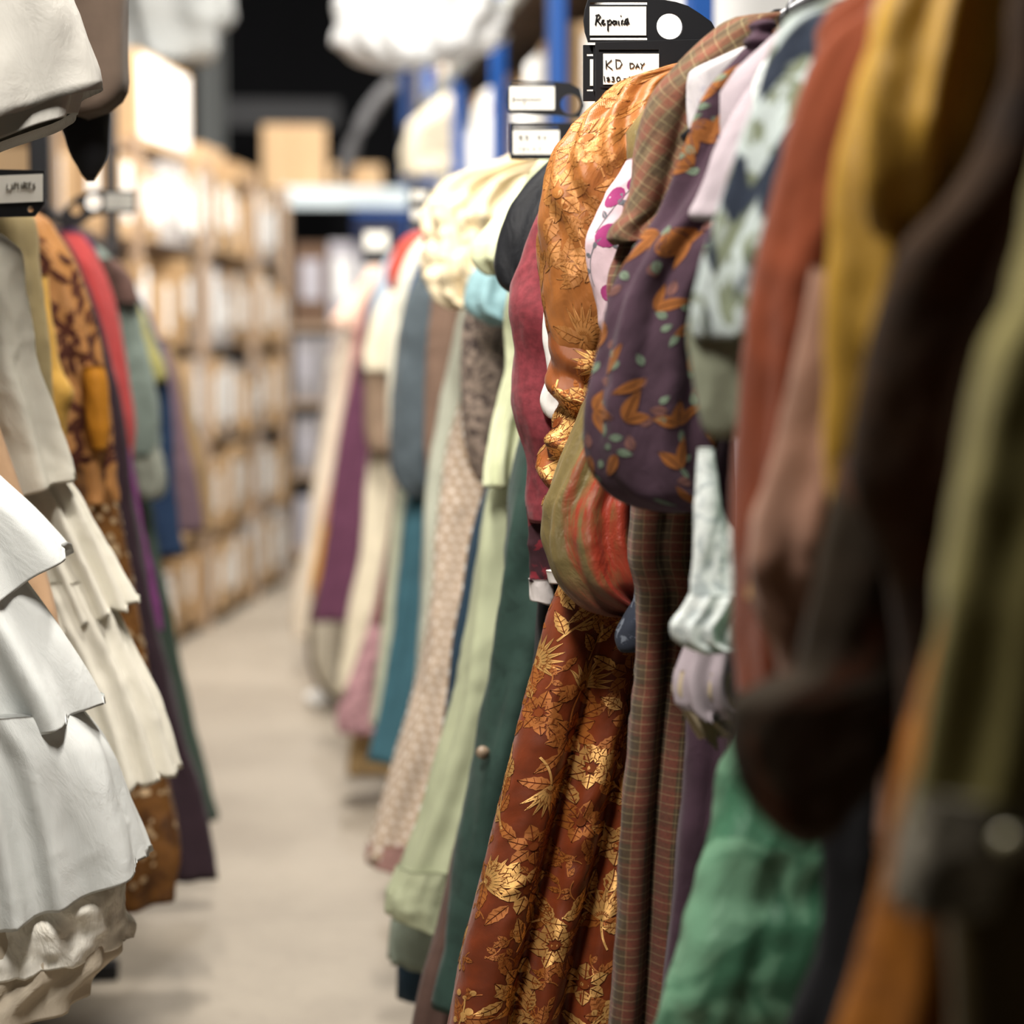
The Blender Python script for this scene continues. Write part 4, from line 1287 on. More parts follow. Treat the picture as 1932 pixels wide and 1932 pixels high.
g = garment('copper_gown', 'copper gold brocade gown with dark braid and sequinned skirt, on the left rail', 'gown', 4.35, 'L', 0.35)
COP = fab('copper_brocade', '#a8743f', rough=.55, sheen=.2, spec=.4, var=.15, vs=12, crease=.25)
BRD = fab('dark_braid', '#4a2418', rough=.85, var=.2)
SEQ = fab('gold_sequin_cloth', '#70491f', rough=.5, var=.25, vs=18, pattern=p_mottle('#4a2c14', 22, .48, .6, .8), crease=.4)
SPK = fab('sequin', '#e0c29a', rough=.3, metal=.6, spec=.6, var=.05)
Mq = Motif()
rr = random.Random(4)
zt, zb = at(100, 450, 4.35)[2], at(200, 900, 4.35)[2]
for u0 in (0.045, 0.10):
    pts = []
    for i in range(40):
        t = i / 39
        pts.append((u0 + .02 * math.sin(t * 17 + u0 * 40) + .012 * math.sin(t * 41), zt + (zb - zt) * t))
    Mq.stem(pts, .008)
for i in range(24):
    Mq.leaf(rr.uniform(.01, .13), rr.uniform(zb, zt), rr.uniform(0, 6.3), .05, .02, 8, .1, .5)
cloth('bodice', g, COP, 4.35, 'L', [(400, 62), (412, 86), (450, 113), (500, 140), (560, 163), (620, 181), (700, 196), (800, 207), (900, 216), (950, 222)], b=0.055, nz=80, ns=70, keep=.7, fold=(.005, .012, .07), decals=[(Mq.v, Mq.f, 1, .001)], mats2=(BRD,))
Ms = Motif()
zt, zb = at(240, 930, 4.35)[2], at(320, 1660, 4.35)[2]
for i in range(150):
    Ms.disc(rr.uniform(.005, .16), rr.uniform(zb, zt), rr.uniform(.004, .008), 10)
cloth('skirt', g, SEQ, 4.35, 'L', [(880, 205), (960, 224), (1000, 233), (1100, 252), (1200, 269), (1300, 286), (1400, 303), (1500, 322), (1600, 337), (1690, 327)], b=0.055, nz=80, ns=80, keep=.7, fold=(.006, .018, .08), hem=.2, decals=[(Ms.v, Ms.f, 1, .001)], mats2=(SPK,))
cloth('sleeve_flash', g, fab('marigold', '#b8791c', rough=.6), 4.29, 'L', [(690, 160, 196), (740, 165, 204), (800, 168, 206), (850, 176, 200)], b=0.02, nz=24, ns=30)

g = garment('cloak', 'long dark aubergine cloak with a magenta lining edge, down to the floor on the left', 'cloak', 4.9, 'L', 0.25)
AUB = fab('aubergine_velvet', '#33242c', rough=.85, sheen=.25, var=.12)
cloth('cloak_body', g, AUB, 4.9, 'L', [(418, 95), (450, 123), (500, 150), (580, 183), (700, 213), (800, 238), (900, 250), (1000, 266), (1150, 294), (1250, 318), (1400, 353), (1500, 386), (1580, 399), (1652, 410)], b=0.05, nz=90, ns=70, keep=.7, fold=(.004, .014, .08))
cloth('lining', g, fab('magenta_silk', '#7d2f78', rough=.5, var=.06), 4.96, 'L', [(840, 244), (930, 260), (1000, 273), (1100, 293), (1190, 308)], b=0.02, nz=40, ns=40, keep=.9)

g = garment('red_coat', 'scarlet red coat, bright strip between the dark cloak and grey-green sleeve', 'coat', 5.1, 'L', 0.9)
cloth('sleeve', g, fab('scarlet_wool', '#b2403f', rough=.85, sheen=.3, var=.1), 5.08, 'L', [(440, -20, 148), (470, -20, 171), (540, 0, 204), (650, 30, 229), (730, 50, 243), (800, 60, 252), (850, 70, 250), (900, 80, 248)], b=0.06, nz=60, ns=54, keep=.7, fold=(.004, .01, .06))
g = garment('violet_dress', 'deep violet dress, small dark shoulder behind the scarlet coat', 'dress', 5.3, 'L', 0.9)
cloth('sleeve', g, fab('deep_violet', '#43204a', rough=.8, var=.1), 5.3, 'L', [(432, 20, 138), (445, 20, 165), (475, 20, 182), (520, 30, 196), (640, 40, 220)], b=0.05, nz=40, ns=44, keep=.7)

g = garment('grey_green_gown', 'grey-green gown with brown shoulder trim, frilled cuff and dark green skirt', 'gown', 5.65, 'L', 0.3)
GGR = fab('grey_green_wool', '#75827a', rough=.85, sheen=.2, var=.08)
DGS = fab('dark_green_wool', '#3d4c42', rough=.85, sheen=.2, var=.1)
cloth('sleeve', g, GGR, 5.55, 'L', [(462, 60, 180), (490, 60, 213), (520, 70, 240), (555, 80, 258), (620, 100, 268), (680, 110, 282), (780, 130, 298), (835, 150, 298), (858, 170, 292)], b=0.07, nz=60, ns=54, keep=.7, fold=(.004, .01, .07))
cloth('shoulder_trim', g, fab('brown_trim', '#5f4740', rough=.85, var=.25, vs=20), 5.49, 'L', [(488, 160, 218), (530, 175, 252), (572, 185, 264)], b=0.03, nz=24, ns=40)
cloth('cuff', g, fab('frill_grey', '#8c9084', rough=.9, var=.15, crease=.4), 5.54, 'L', [(838, 236, 298), (870, 238, 308), (912, 246, 314), (935, 258, 308), (942, 266, 298)], b=0.04, nz=30, ns=50, fold=(.006, .01, .04))
cloth('skirt', g, DGS, 5.65, 'L', [(850, 262), (960, 286), (1050, 301), (1150, 321), (1280, 347), (1400, 373), (1542, 412)], b=0.05, nz=60, ns=60, keep=.7, fold=(.004, .016, .08))
g = garment('olive_blouse', 'olive yellow blouse with a short sleeve, between grey-green and navy', 'blouse', 5.98, 'L', 1.3)
cloth('sleeve', g, fab('olive_yellow', '#8f8a52', rough=.8, var=.1), 5.96, 'L', [(550, 150, 246), (580, 150, 267), (650, 170, 293), (690, 190, 312), (714, 200, 316), (722, 220, 308)], b=0.06, nz=40, ns=44, keep=.8)
g = garment('navy_skirt_suit', 'navy blue suit with slate shoulders, hanging behind the olive blouse', 'suit', 6.25, 'L', 0.9)
cloth('jacket', g, fab('slate_blue', '#46506a', rough=.85, var=.1), 6.2, 'L', [(545, 250), (570, 272), (620, 292), (680, 309), (720, 318)], b=0.05, nz=40, ns=44, keep=.7)
cloth('skirt', g, fab('navy_cloth', '#1f3350', rough=.85, var=.1), 6.25, 'L', [(690, 310), (740, 322), (820, 327), (900, 328), (980, 336), (1046, 346)], b=0.05, nz=40, ns=44, keep=.7, fold=(.004, .014, .08))
g = garment('mauve_coat', 'dull mauve brown coat, narrow strip right of the navy suit', 'coat', 6.65, 'L', 0.85)
cloth('body', g, fab('mauve_wool', '#66525a', rough=.9, var=.1), 6.65, 'L', [(640, 308), (720, 334), (820, 353), (900, 373), (985, 386), (1002, 384)], b=0.05, nz=40, ns=44, keep=.7, fold=(.004, .012, .08))
g = garment('tan_coat', 'tan brown coat, last garment on the left rail', 'coat', 6.95, 'L', 0.85)
cloth('body', g, fab('tan_brown_wool', '#8a7250', rough=.9, var=.1), 6.95, 'L', [(640, 320), (730, 347), (800, 364), (900, 387), (1003, 394)], b=0.05, nz=40, ns=44, keep=.7, fold=(.004, .012, .08))

# upper tier on the left
g = garment('white_skirt', 'white cotton skirt with a doubled hem, hanging from the upper left rail', 'skirt', 3.05, 'L', 1.75)
WSK = fab('off_white_poplin', '#9f9d97', rough=.75, var=.04, crease=.35)
cloth('skirt', g, WSK, 3.05, 'L', [('w', 2.88, .10), ('w', 2.6, .16), ('w', 2.3, .2), (0, 150), (60, 166), (110, 180), (150, 188), (170, 189)], b=0.09, nz=80, ns=90, fold=(.004, .02, .14), hem=.4, keep=.7, wr=(.012, 7, 7))
cloth('hem_layer', g, WSK, 3.06, 'L', [(80, 150), (150, 166), (195, 161), (216, 156)], b=0.08, nz=40, ns=80, fold=(.006, .016, .12), hem=.4, wr=(.01, 8, 8))
g = garment('brown_coat', 'dark brown wool coat tail with a rounded corner, upper left rail', 'coat', 3.5, 'L', 1.85)
BRC = fab('brown_coat_wool', '#4f4238', rough=.9, sheen=.2, var=.1)
cloth('coat_tail', g, BRC, 3.5, 'L', [('w', 2.88, .12), ('w', 2.6, .2), (-60, 242), (40, 246), (110, 249), (160, 250), (190, 240), (210, 216), (222, 190), (226, 170)], b=0.06, nz=70, ns=64, fold=(.004, .01, .12), keep=.8)
cloth('lining', g, BLK, 3.55, 'L', [(-200, 60, 214), (60, 80, 212), (220, 112, 208), (270, 125, 205), (300, 137, 201), (322, 148, 190), (342, 164, 178)], b=0.05, nz=40, ns=44)

# ------------------------------------------------------------------ rail dividers


def plate(name, parent, Y, outline, holes, mat, thick=0.004):
    """Flat plastic plate, cut from its outline and holes, standing across the rail."""
    cu = bpy.data.curves.new('plate', 'CURVE')
    cu.dimensions = '2D'
    cu.fill_mode = 'BOTH'
    cu.extrude = thick / 2
    cu.bevel_depth = 0.0006
    loops = [[at(x, y, Y) for x, y in outline]]
    for h in holes:
        if len(h) == 3:
            x, y, r = h
            loops.append([at(x + r * math.cos(t), y + r * math.sin(t), Y) for t in np.linspace(0, 2 * math.pi, 29)[:-1]])
        else:
            x0, y0, x1, y1 = h
            loops.append([at(*q, Y) for q in ((x0, y0), (x1, y0), (x1, y1), (x0, y1))])
    for lp in loops:
        sp = cu.splines.new('POLY')
        sp.points.add(len(lp) - 1)
        for i, q in enumerate(lp):
            sp.points[i].co = (q[0], q[2], 0, 1)
        sp.use_cyclic_u = True
    tmp = bpy.data.objects.new('tmp', cu)
    C.objects.link(tmp)
    bpy.context.view_layer.update()
    me = bpy.data.meshes.new_from_object(tmp.evaluated_get(bpy.context.evaluated_depsgraph_get()))
    bpy.data.objects.remove(tmp)
    vs = [(v.co.x, Y - v.co.z, v.co.y) for v in me.vertices]
    fs = [list(p.vertices) for p in me.polygons]
    bpy.data.meshes.remove(me)
    return link_mesh(name, vs, fs, mat, parent, smooth=False)


def card(parent, Y, x0, y0, x1, y1, mat=CARD, tilt=0):
    a, b, c, d = at(x0, y0 + tilt, Y), at(x1, y0, Y), at(x1, y1, Y), at(x0, y1 + tilt, Y)
    f = np.array((0, -0.0012, 0))
    v = [a, b, c, d, a + f, b + f, c + f, d + f]
    return link_mesh('label_card', v, [(0, 1, 2, 3), (4, 7, 6, 5), (0, 4, 5, 1), (1, 5, 6, 2), (2, 6, 7, 3), (3, 7, 4, 0)], mat, parent, smooth=False)


def writing(parent, Y, strokes, w=0.0009, mat=INK):
    mb = MB()
    for s in strokes:
        mb.tube([at(x, y, Y) for x, y in s], w, 6, flat=1.0)
    o = mb.build('handwriting', mat, parent, True)
    return o


def arcp(cx, cy, rx, ry, a0, a1, n=9):
    return [(cx + rx * math.cos(math.radians(a0 + (a1 - a0) * i / (n - 1))), cy + ry * math.sin(math.radians(a0 + (a1 - a0) * i / (n - 1)))) for i in range(n)]


def k69(pts):
    return [(1080 + x / 6.9, y / 6.9) for x, y in pts]


def divider(label, Y, outline, holes, group='rail dividers'):
    p = at(*outline[0], Y)
    g = empty('rail_divider', p, label, 'rail divider', group)
    plate('plate', g, Y, outline, holes, BLACKM)
    return g


Y1 = 2.97
g = divider('black plastic rail divider with a white card reading Repairs', Y1,
            [(1110, -2), (1104, 18), (1101.5, 39), (1104, 60), (1110, 79), (1160, 79.5), (1225, 78), (1290, 76), (1335, 75), (1352, 62), (1341, 42), (1330, 34), (1319, 26), (1297, 12), (1275, 5), (1254, 1), (1200, -1)],
            [(1263, 50, 25.5), (1112, 3.5, 1222, 10), (1112, 70.5, 1222, 76.5)])
w_ = card(g, Y1 - .0035, 1112.5, 12.5, 1219, 67)
writing(w_, Y1 - .0058, [
    k69([(320, 190), (312, 250), (300, 325)]), k69([(300, 205), (345, 190), (365, 215), (340, 250), (318, 262), (350, 300), (372, 325)]),
    k69([(375, 295), (405, 280), (410, 258), (390, 262), (380, 300), (400, 322), (430, 305)]),
    k69([(455, 262), (462, 330), (462, 400)]), k69([(455, 285), (490, 255), (512, 280), (495, 315), (465, 318)]),
    k69([(565, 275), (535, 268), (520, 300), (540, 320), (568, 290), (572, 270), (572, 315)]),
    k69([(600, 270), (603, 320), (615, 318)]), k69([(628, 200), (631, 204)]),
    k69([(640, 320), (642, 272), (660, 262)]),
    k69([(725, 240), (695, 250), (680, 285), (705, 320), (735, 300), (725, 262), (700, 300), (660, 312)])], 0.0011)

Y2 = 2.955
g = divider('black plastic rail divider with a white card reading KD DAY 1830', Y2,
            [(1124, 81), (1124, 195), (1340, 195), (1345, 74), (1326, 75)], [(1129, 93.5, 1243, 99.5), (1132, 165.5, 1242, 171)])
w_ = card(g, Y2 - .0035, 1138, 101.5, 1243, 159.5)
writing(w_, Y2 - .0058, [
    k69([(438, 785), (440, 895)]), k69([(510, 780), (442, 845), (520, 905)]),
    k69([(565, 775), (570, 890), (615, 880), (645, 830), (620, 785), (560, 775)]),
    k69([(748, 822), (752, 892), (790, 882), (808, 850), (785, 825), (745, 822)]),
    k69([(822, 890), (845, 825), (872, 888)]), k69([(832, 866), (866, 866)]),
    k69([(885, 822), (908, 852)]), k69([(938, 820), (905, 856), (898, 898)]),
    k69([(412, 990), (420, 1062)]),
    k69([(470, 1005), (445, 1012), (462, 1035), (488, 1050), (470, 1062), (450, 1052), (482, 1020), (470, 1005)]),
    k69([(512, 1002), (540, 1005), (545, 1020), (522, 1030), (548, 1045), (535, 1062), (508, 1058)]),
    k69(arcp(598, 1030, 22, 30, 0, 360, 12)), k69([(665, 1025), (700, 1024)]),
    k69([(742, 995), (748, 1060)]), k69([(790, 1000), (770, 1012), (800, 1040), (780, 1055), (768, 1040), (795, 1015), (790, 1000)])], 0.00075)
Y3 = 2.985
g = divider('black plastic rail divider half hidden behind the KD DAY one, card edge showing', Y3,
            [(1101, 86), (1101, 190), (1300, 190), (1300, 86)], [(1106, 101, 1120, 107), (1106, 168, 1120, 173)])
w_ = card(g, Y3 - .0035, 1113, 112, 1119.5, 162)
MB().box(at(1121.5, 130, Y3 - .008), (.003, .004, .062)).build('edge_rib', BLKSTEEL, g)

Y4 = 3.62
g = divider('blurred rail divider with a rounded arm and scribbled card, above its neighbour card', Y4,
            [(964, 153), (957, 170), (955.5, 188), (957, 205), (962, 213), (1050, 217), (1094, 222), (1102, 200), (1094, 168), (1075, 158), (1050, 155)], [(1076, 197, 20), (966, 156.5, 1046, 160.5)])
w_ = card(g, Y4 - .0035, 961.5, 163.5, 1046, 207)
wv = [(966 + i * 2.2, 187 + 3.0 * math.sin(i * 1.7) * (1.3 if i % 5 == 0 else .7)) for i in range(26)]
writing(w_, Y4 - .0058, [wv, [(968, 180), (967, 195)], [(990, 190), (988, 199)]], 0.0008)
g = divider('blurred rail divider with a two-line card, lower one near the pale lime blouse', Y4 - 0.02,
            [(963, 233), (963, 300), (1092, 300), (1092, 233)], [(968, 238.5, 1054, 242)])
w_ = card(g, Y4 - .0235, 968, 246, 1055, 291)
writing(w_, Y4 - .0258, [[(980, 254), (980, 264)], [(986, 254), (981, 259), (987, 264)], [(992, 254), (992, 264), (998, 259), (992, 254)], [(1015, 255), (1015, 262), (1020, 258), (1015, 255)], [(1025, 262), (1028, 255), (1031, 262)],
                        [(980, 276), (980, 284)], [(986, 277), (990, 280), (986, 284)], [(994, 277), (998, 284)], [(1004, 280), (1010, 280)], [(1018, 276), (1018, 284)]], 0.0009)
Y5 = 5.65
g = divider('small far rail divider with a pale card, beside the blue rack upright', Y5, [(772, 352), (772, 428), (815, 428), (815, 352)], [])
w_ = card(g, Y5 - .0035, 776, 360, 806, 378)
w_ = card(g, Y5 - .0035, 776, 394, 806, 414)
Y6 = 7.6
g = divider('smallest rail divider, far along the right rail above the pale blue shirt', Y6, [(684, 430), (684, 500), (740, 500), (740, 430)], [])
w_ = card(g, Y6 - .0035, 688, 438, 732, 470)
# left rail
Y7 = 3.42
g = divider('black rail divider with a white lettered card on the left rail, under the white skirt', Y7, [(-120, 318), (-120, 412), (66, 408), (84, 384), (84, 322)], [(58, 395, 7)])
w_ = card(g, Y7 - .0035, -60, 328, 81, 380, tilt=6)
writing(w_, Y7 - .0058, [[(14, 346), (14, 357), (24, 357), (24, 344)], [(28, 357), (28, 344), (35, 345), (35, 357)], [(41, 343), (41, 356)], [(45, 356), (45, 343), (52, 344), (51, 350), (46, 350), (52, 356)], [(60, 343), (55, 344), (56, 356), (61, 356)], [(66, 344), (62, 349), (67, 352), (64, 356)]], 0.0009, plain('grey_ink', '#77756f', .8))
Y8 = 5.2
g = divider('small black rail divider with a grey card and two round holes, left rail', Y8,
            [(252, 360), (256, 364), (256, 398), (252, 402), (196, 403), (175, 408), (150, 425), (120, 432), (112, 420), (118, 396), (140, 374), (170, 360), (190, 358)], [(177, 382, 15), (144, 396, 11)])
w_ = card(g, Y8 - .0035, 198, 365, 252, 396, plain('grey_card', '#a9a9a2', .8))
writing(w_, Y8 - .0058, [[(212 + i * 2.6, 381 + 2 * math.sin(i * 1.9)) for i in range(10)]], 0.0012, MATS['grey_ink'])

# ------------------------------------------------------------------ hangers whose hooks show above the collars


def hanger(Y, mat, label, half=0.2):
    g = empty('clothes_hanger', (RAIL_R, Y, RAIL_RZ - 0.09), label, 'hanger', 'hangers at the collars')
    x, z = RAIL_R, RAIL_RZ
    hk = [(x + 0.021 * math.sin(t), Y, z + 0.0 + 0.021 * math.cos(t)) for t in np.linspace(-1.9, 2.6, 12)] + [(x, Y, z - 0.04), (x, Y, z - 0.07)]
    MB().tube(hk, 0.0022, 8).build('hook', STEEL, g, True)
    MB().tube([(x - half, Y, z - .155), (x - half * .6, Y, z - .115), (x - .05, Y, z - .078), (x, Y, z - .068), (x + .05, Y, z - .078), (x + half * .6, Y, z - .115), (x + half, Y, z - .155)], [.006, .008, .009, .01, .009, .008, .006], 10).build('shoulder_bar', mat, g, True)
    return g


hanger(2.72, BLACKM, 'black plastic hanger inside the tartan cape, its hook over the rail', 0.16)
hanger(2.60, BLACKM, 'black plastic hanger inside the purple floral gown', 0.15)
hanger(2.12, plain('clear_plastic', '#cfd3d6', .2, .6), 'pale plastic hanger inside the blue brush print dress', 0.14)

# ------------------------------------------------------------------ angled archive shelving
CARDB = [plain('cardboard_a', '#b3946f', .85, .2, var=.08, vs=2), plain('cardboard_b', '#bfa17d', .85, .2, var=.08, vs=2), plain('cardboard_c', '#a58864', .85, .2, var=.08, vs=2), plain('cardboard_grey', '#a8a3a0', .85, .2, var=.08, vs=2)]
WLAB = plain('white_label', '#f6f6f4', .75, .2)
RACKM = plain('beige_rack_paint', '#a58e78', .6, .3, var=.06)
HOLE = plain('box_hole', '#2b2018', .9, .1)
_T1 = ['first', 'second', 'third', 'fourth', 'fifth', 'sixth', 'seventh', 'eighth', 'ninth', 'tenth', 'eleventh', 'twelfth', 'thirteenth', 'fourteenth', 'fifteenth', 'sixteenth', 'seventeenth', 'eighteenth', 'nineteenth']
ORD = _T1 + [t if i == 0 else f'{t2}-{_T1[i - 1]}' for t, t2 in (('twentieth', 'twenty'), ('thirtieth', 'thirty'), ('fortieth', 'forty')) for i in range(10)]
O0 = np.array([-0.477, 9.85])
DIR = np.array([0.212, 1.0]) / math.hypot(0.212, 1.0)
NRM = np.array([DIR[1], -DIR[0]])          # towards the aisle
ANG = math.atan2(DIR[1], DIR[0])


def rp(a, d, z):
    q = O0 + DIR * a + NRM * d
    return np.array([q[0], q[1], z])


A0, A1 = -1.3, 3.48
LEVELS = [0.06, 0.5, 0.98, 1.47, 1.95, 2.38]
g = empty('storage_rack', rp((A0 + A1) / 2, -.25, 0), 'long beige metal storage rack packed with archive boxes, standing beyond the left clothes rail', 'shelving')
for a in (-1.26, -0.02, 1.28, 2.52, 3.47):
    for d in (-.02, -.46):
        MB().box(rp(a, d, 1.21), (.05, .05, 2.42), ANG).build('upright', RACKM, g, bevel=.003)
for z in LEVELS:
    MB().box(rp((A0 + A1) / 2, -.26, z - .012), (A1 - A0, .42, .024), ANG).build('shelf_board', RACKM, g, bevel=.003)


def archive_box(a, w, h, z, mat, label, group, dep=.38, lab=True, hole=False, labh=.62, front=-.03):
    c = rp(a + w / 2, front - dep / 2, z)
    t = empty('archive_box', c, label, 'box', group)
    MB().box(rp(a + w / 2, front - dep / 2, z + h / 2), (w, dep, h), ANG).build('box_body', mat, t, bevel=.004)
    if lab:
        MB().box(rp(a + w / 2, front + .0015, z + h * .56), (w * .62, .003, h * labh), ANG).build('spine_label', WLAB, t)
    if hole:
        MB().box(rp(a + w / 2, front + .0015, z + h * .12), (w * .5, .003, h * .11), ANG).build('finger_hole', HOLE, t)
    return t


rr = random.Random(12)
ROWN = ['bottom', 'second', 'third', 'fourth', 'top']
for lv in range(5):
    a = A0 + .06
    n = 0
    while a < A1 - .1:
        w = rr.choice((.12, .13, .15, .17, .2))
        if any(abs(a + w * .5 - p) < w * .5 + .03 for p in (-0.02, 1.28, 2.52)):
            a += .03
            continue
        if a + w > A1 - .03:
            break
        if rr.random() < .07:
            a += .09
            continue
        h = rr.choice((.31, .36, .40, .42))
        yb = (O0 + DIR * a)[1]
        archive_box(a, w, h, LEVELS[lv], CARDB[rr.choice((0, 1, 1, 2, 3))], f'cardboard archive box, {ORD[n]} from the near end of the {ROWN[lv]} shelf of the beige rack', 'archive boxes on the beige rack',
                    lab=rr.random() < .8, hole=rr.random() < .4, labh=rr.choice((.4, .55, .62, .7)), front=rr.uniform(-.04, .02))
        n += 1
        a += w + rr.uniform(.004, .012)
# boxes on top of the rack
t = archive_box(0.0, 1.0, .42, 2.382, CARDB[1], 'big carton with a bright white side panel on top of the beige rack', None, dep=.42, lab=False, front=-.01)
MB().box(rp(.5, -.0085, 2.60), (.9, .003, .36), ANG).build('white_panel', WLAB, t)
archive_box(1.35, .5, .12, 2.382, CARDB[1], 'low flat carton on top of the beige rack, beyond the white-sided one', None, dep=.4, lab=False)
archive_box(2.1, .6, .09, 2.382, CARDB[0], 'thin flat carton on the far end of the top of the beige rack', None, dep=.4, lab=False)

# ------------------------------------------------------------------ rack closing the aisle
BLUE = plain('blue_rack_paint', '#0d4a94', .5, .4)
NAVYP = plain('navy_panel', '#101f45', .6, .3)
PALEB = plain('pale_beam_paint', '#c9d6dc', .5, .4)
YR = 14.2
g = empty('cross_rack', (0.63, YR + .3, 0), 'pale-beamed cross rack closing the far end of the aisle', 'shelving')
for x in (.24, 1.02):
    MB().box((x, YR + .02, 1.22), (.06, .06, 2.44)).build('upright', RACKM if x < .5 else BLUE, g, bevel=.003)
    MB().box((x, YR + .58, 1.22), (.06, .06, 2.44)).build('upright', RACKM if x < .5 else BLUE, g, bevel=.003)
MB().box((.63, YR - .02, 2.43), (.85, .05, .13)).build('top_beam', PALEB, g, bevel=.004)
MB().box((.63, YR + .3, 2.47), (.85, .6, .03)).build('top_board', PALEB, g)
MB().box((.86, YR - .01, 2.24), (.34, .04, .17)).build('navy_panel', NAVYP, g)
MB().box((.86, YR - .035, 2.335), (.34, .02, .035)).build('blue_beam', BLUE, g)
for z in (.1, .62, 1.1, 1.6):
    MB().box((.63, YR + .3, z - .02), (.76, .6, .04)).build('shelf_board', RACKM, g)
rr = random.Random(5)
n = 0
GREYS = [plain('grey_box', '#9a9698', .85, .2, var=.1), plain('lilac_grey_box', '#b3b0b8', .85, .2, var=.1), plain('brown_box', '#6b5444', .85, .2, var=.1)]
for k, z in enumerate((.1, .62, 1.1, 1.6)):
    x = .3
    n = 0
    while x < 1.1:
        w = rr.choice((.14, .18, .22))
        if x + w > .98:
            break
        h = rr.uniform(.32, .42) if z < 1.5 else rr.uniform(.5, .64)
        t = empty('storage_box', (x + w / 2, YR + .25, z), f'storage box, {ORD[n]} from the left on the {["bottom", "second", "third", "top"][k]} shelf of the cross rack', 'box', 'boxes on the cross rack')
        mt = rr.choice(GREYS)
        MB().box((x + w / 2, YR + .25, z + h / 2), (w, .45, h)).build('box_body', mt, t, bevel=.004)
        if rr.random() < .6:
            MB().box((x + w / 2, YR + .0235, z + h * .55), (w * .6, .003, h * .5)).build('front_label', GREYS[1] if mt is not GREYS[1] else WLAB, t)
        n += 1
        x += w + .012
for x, y, z, sx, sy, sz, lb in ((.11, YR + .35, 2.486, .42, .4, .43, 'large plain carton on top of the cross rack'), (.52, YR + .3, 2.486, .34, .4, .17, 'low carton right of the large carton on the cross rack')):
    x0 = x + .2
    t = empty('cardboard_carton', (x0, y, z), lb, 'box')
    MB().box((x0, y, z + sz / 2), (sx, sy, sz)).build('carton_body', CARDB[1], t, bevel=.004)
    MB().box((x0, y - sy / 2 - .001, z + sz / 2), (.05, .002, sz)).build('tape', plain('brown_tape', '#b08a5c', .4, .4), t)

# ------------------------------------------------------------------ blue pallet racking behind the right rail
XF = 1.12
g = empty('pallet_rack', (XF + .4, 10.6, 0), 'tall blue pallet racking behind the right clothes rail', 'shelving')
for y in (5.3, 7.8, 9.62, 11.5, 13.4, 15.3):
    MB().box((XF, y, 2.1), (.06, .09, 4.2)).build('upright', BLUE, g, bevel=.003)
    MB().box((XF + .8, y, 2.1), (.06, .09, 4.2)).build('upright', BLUE, g, bevel=.003)
GREYB = plain('grey_beam_paint', '#8d8f8c', .5, .4)
DKB = plain('dark_board', '#4a3d33', .7, .2)
for z in (1.0, 1.96, 2.93):
    for x in (XF - .01, XF + .81):
        MB().box((x, 10.6, z), (.04, 9.6, .09)).build('beam', GREYB, g, bevel=.004)
    MB().box((XF + .4, 10.6, z + .03), (.78, 9.5, .025)).build('deck_board', DKB, g)
rr = random.Random(8)
for lv, (z, hmax) in enumerate(((1.98 + .03, .78), (2.95 + .02, .8))):
    y = 6.1
    n = 0
    while y < 15.0:
        w = rr.choice((.28, .34, .4))
        h = hmax * rr.uniform(.72, .95)
        if any(abs(y + w / 2 - p) < .02 + w / 2 for p in (7.8, 9.62, 11.5, 13.4)):
            y += .06
            continue
        t = empty('storage_carton', (XF + .3, y + w / 2, z), f'tall carton, {ORD[n]} from the near end on the {["middle", "upper"][lv]} level of the blue racking', 'box', 'cartons on the blue racking')
        MB().box((XF + .32, y + w / 2, z + h / 2), (.55, w, h)).build('carton_body', rr.choice(CARDB[:3] + [WLAB]), t, bevel=.005)
        if rr.random() < .85:
            MB().box((XF + .0435, y + w / 2, z + h * .5), (.003, w * .94, h * .85)).build('white_label', WLAB, t)
        if rr.random() < .5:
            MB().box((XF + .32, y - .0015, z + h * .55), (.3, .003, h * .5)).build('end_label', WLAB, t)
        n += 1
        y += w + .03
# cloth bundle on the middle level, white petticoat hung high
BUN = fab('cream_bundle', '#d3c9b3', rough=.9, var=.08, crease=.5)
g = empty('cloth_bundle', (.98, 11.9, 2.0), 'soft cream cloth bundle bulging from the blue racking', 'cloth bundle')
cloth('wrapped_cloth', g, BUN, 11.9, 'R', [(168, 850, 890), (180, 830, 895), (205, 805, 898), (240, 775, 898), (280, 765, 896), (330, 762, 894)], b=.16, nz=40, ns=50, wr=(.04, 5, 6), close=True)
g = empty('tulle_petticoat', (.72, 8.6, 2.6), 'bright white tulle petticoat hung high under the lights, far right of the dark ceiling', 'petticoat')
TUL = fab('white_tulle', '#f2f4f5', rough=.8, var=.03, crease=.4)
cloth('tulle_layer', g, TUL, 8.6, 'R', [(-220, 700, 800), (-120, 672, 850), (-40, 655, 900), (30, 650, 935), (55, 638, 940), (75, 634, 930), (95, 650, 900), (112, 668, 850), (124, 690, 790), (132, 708, 760)], b=.2, nz=60, ns=90, fold=(.02, .05, .13), wr=(.05, 9, 9), close=True, keep=.8)
cloth('lower_layer', g, TUL, 8.72, 'R', [(-100, 720, 900), (20, 700, 930), (80, 690, 900), (110, 705, 850), (122, 725, 800)], b=.16, nz=40, ns=60, fold=(.02, .04, .15), close=True)
q = at(745, -215, 8.6)
MB().tube([q, (q[0], q[1], 4.99)], .006, 8).build('hanging_cord', BLKSTEEL, g)

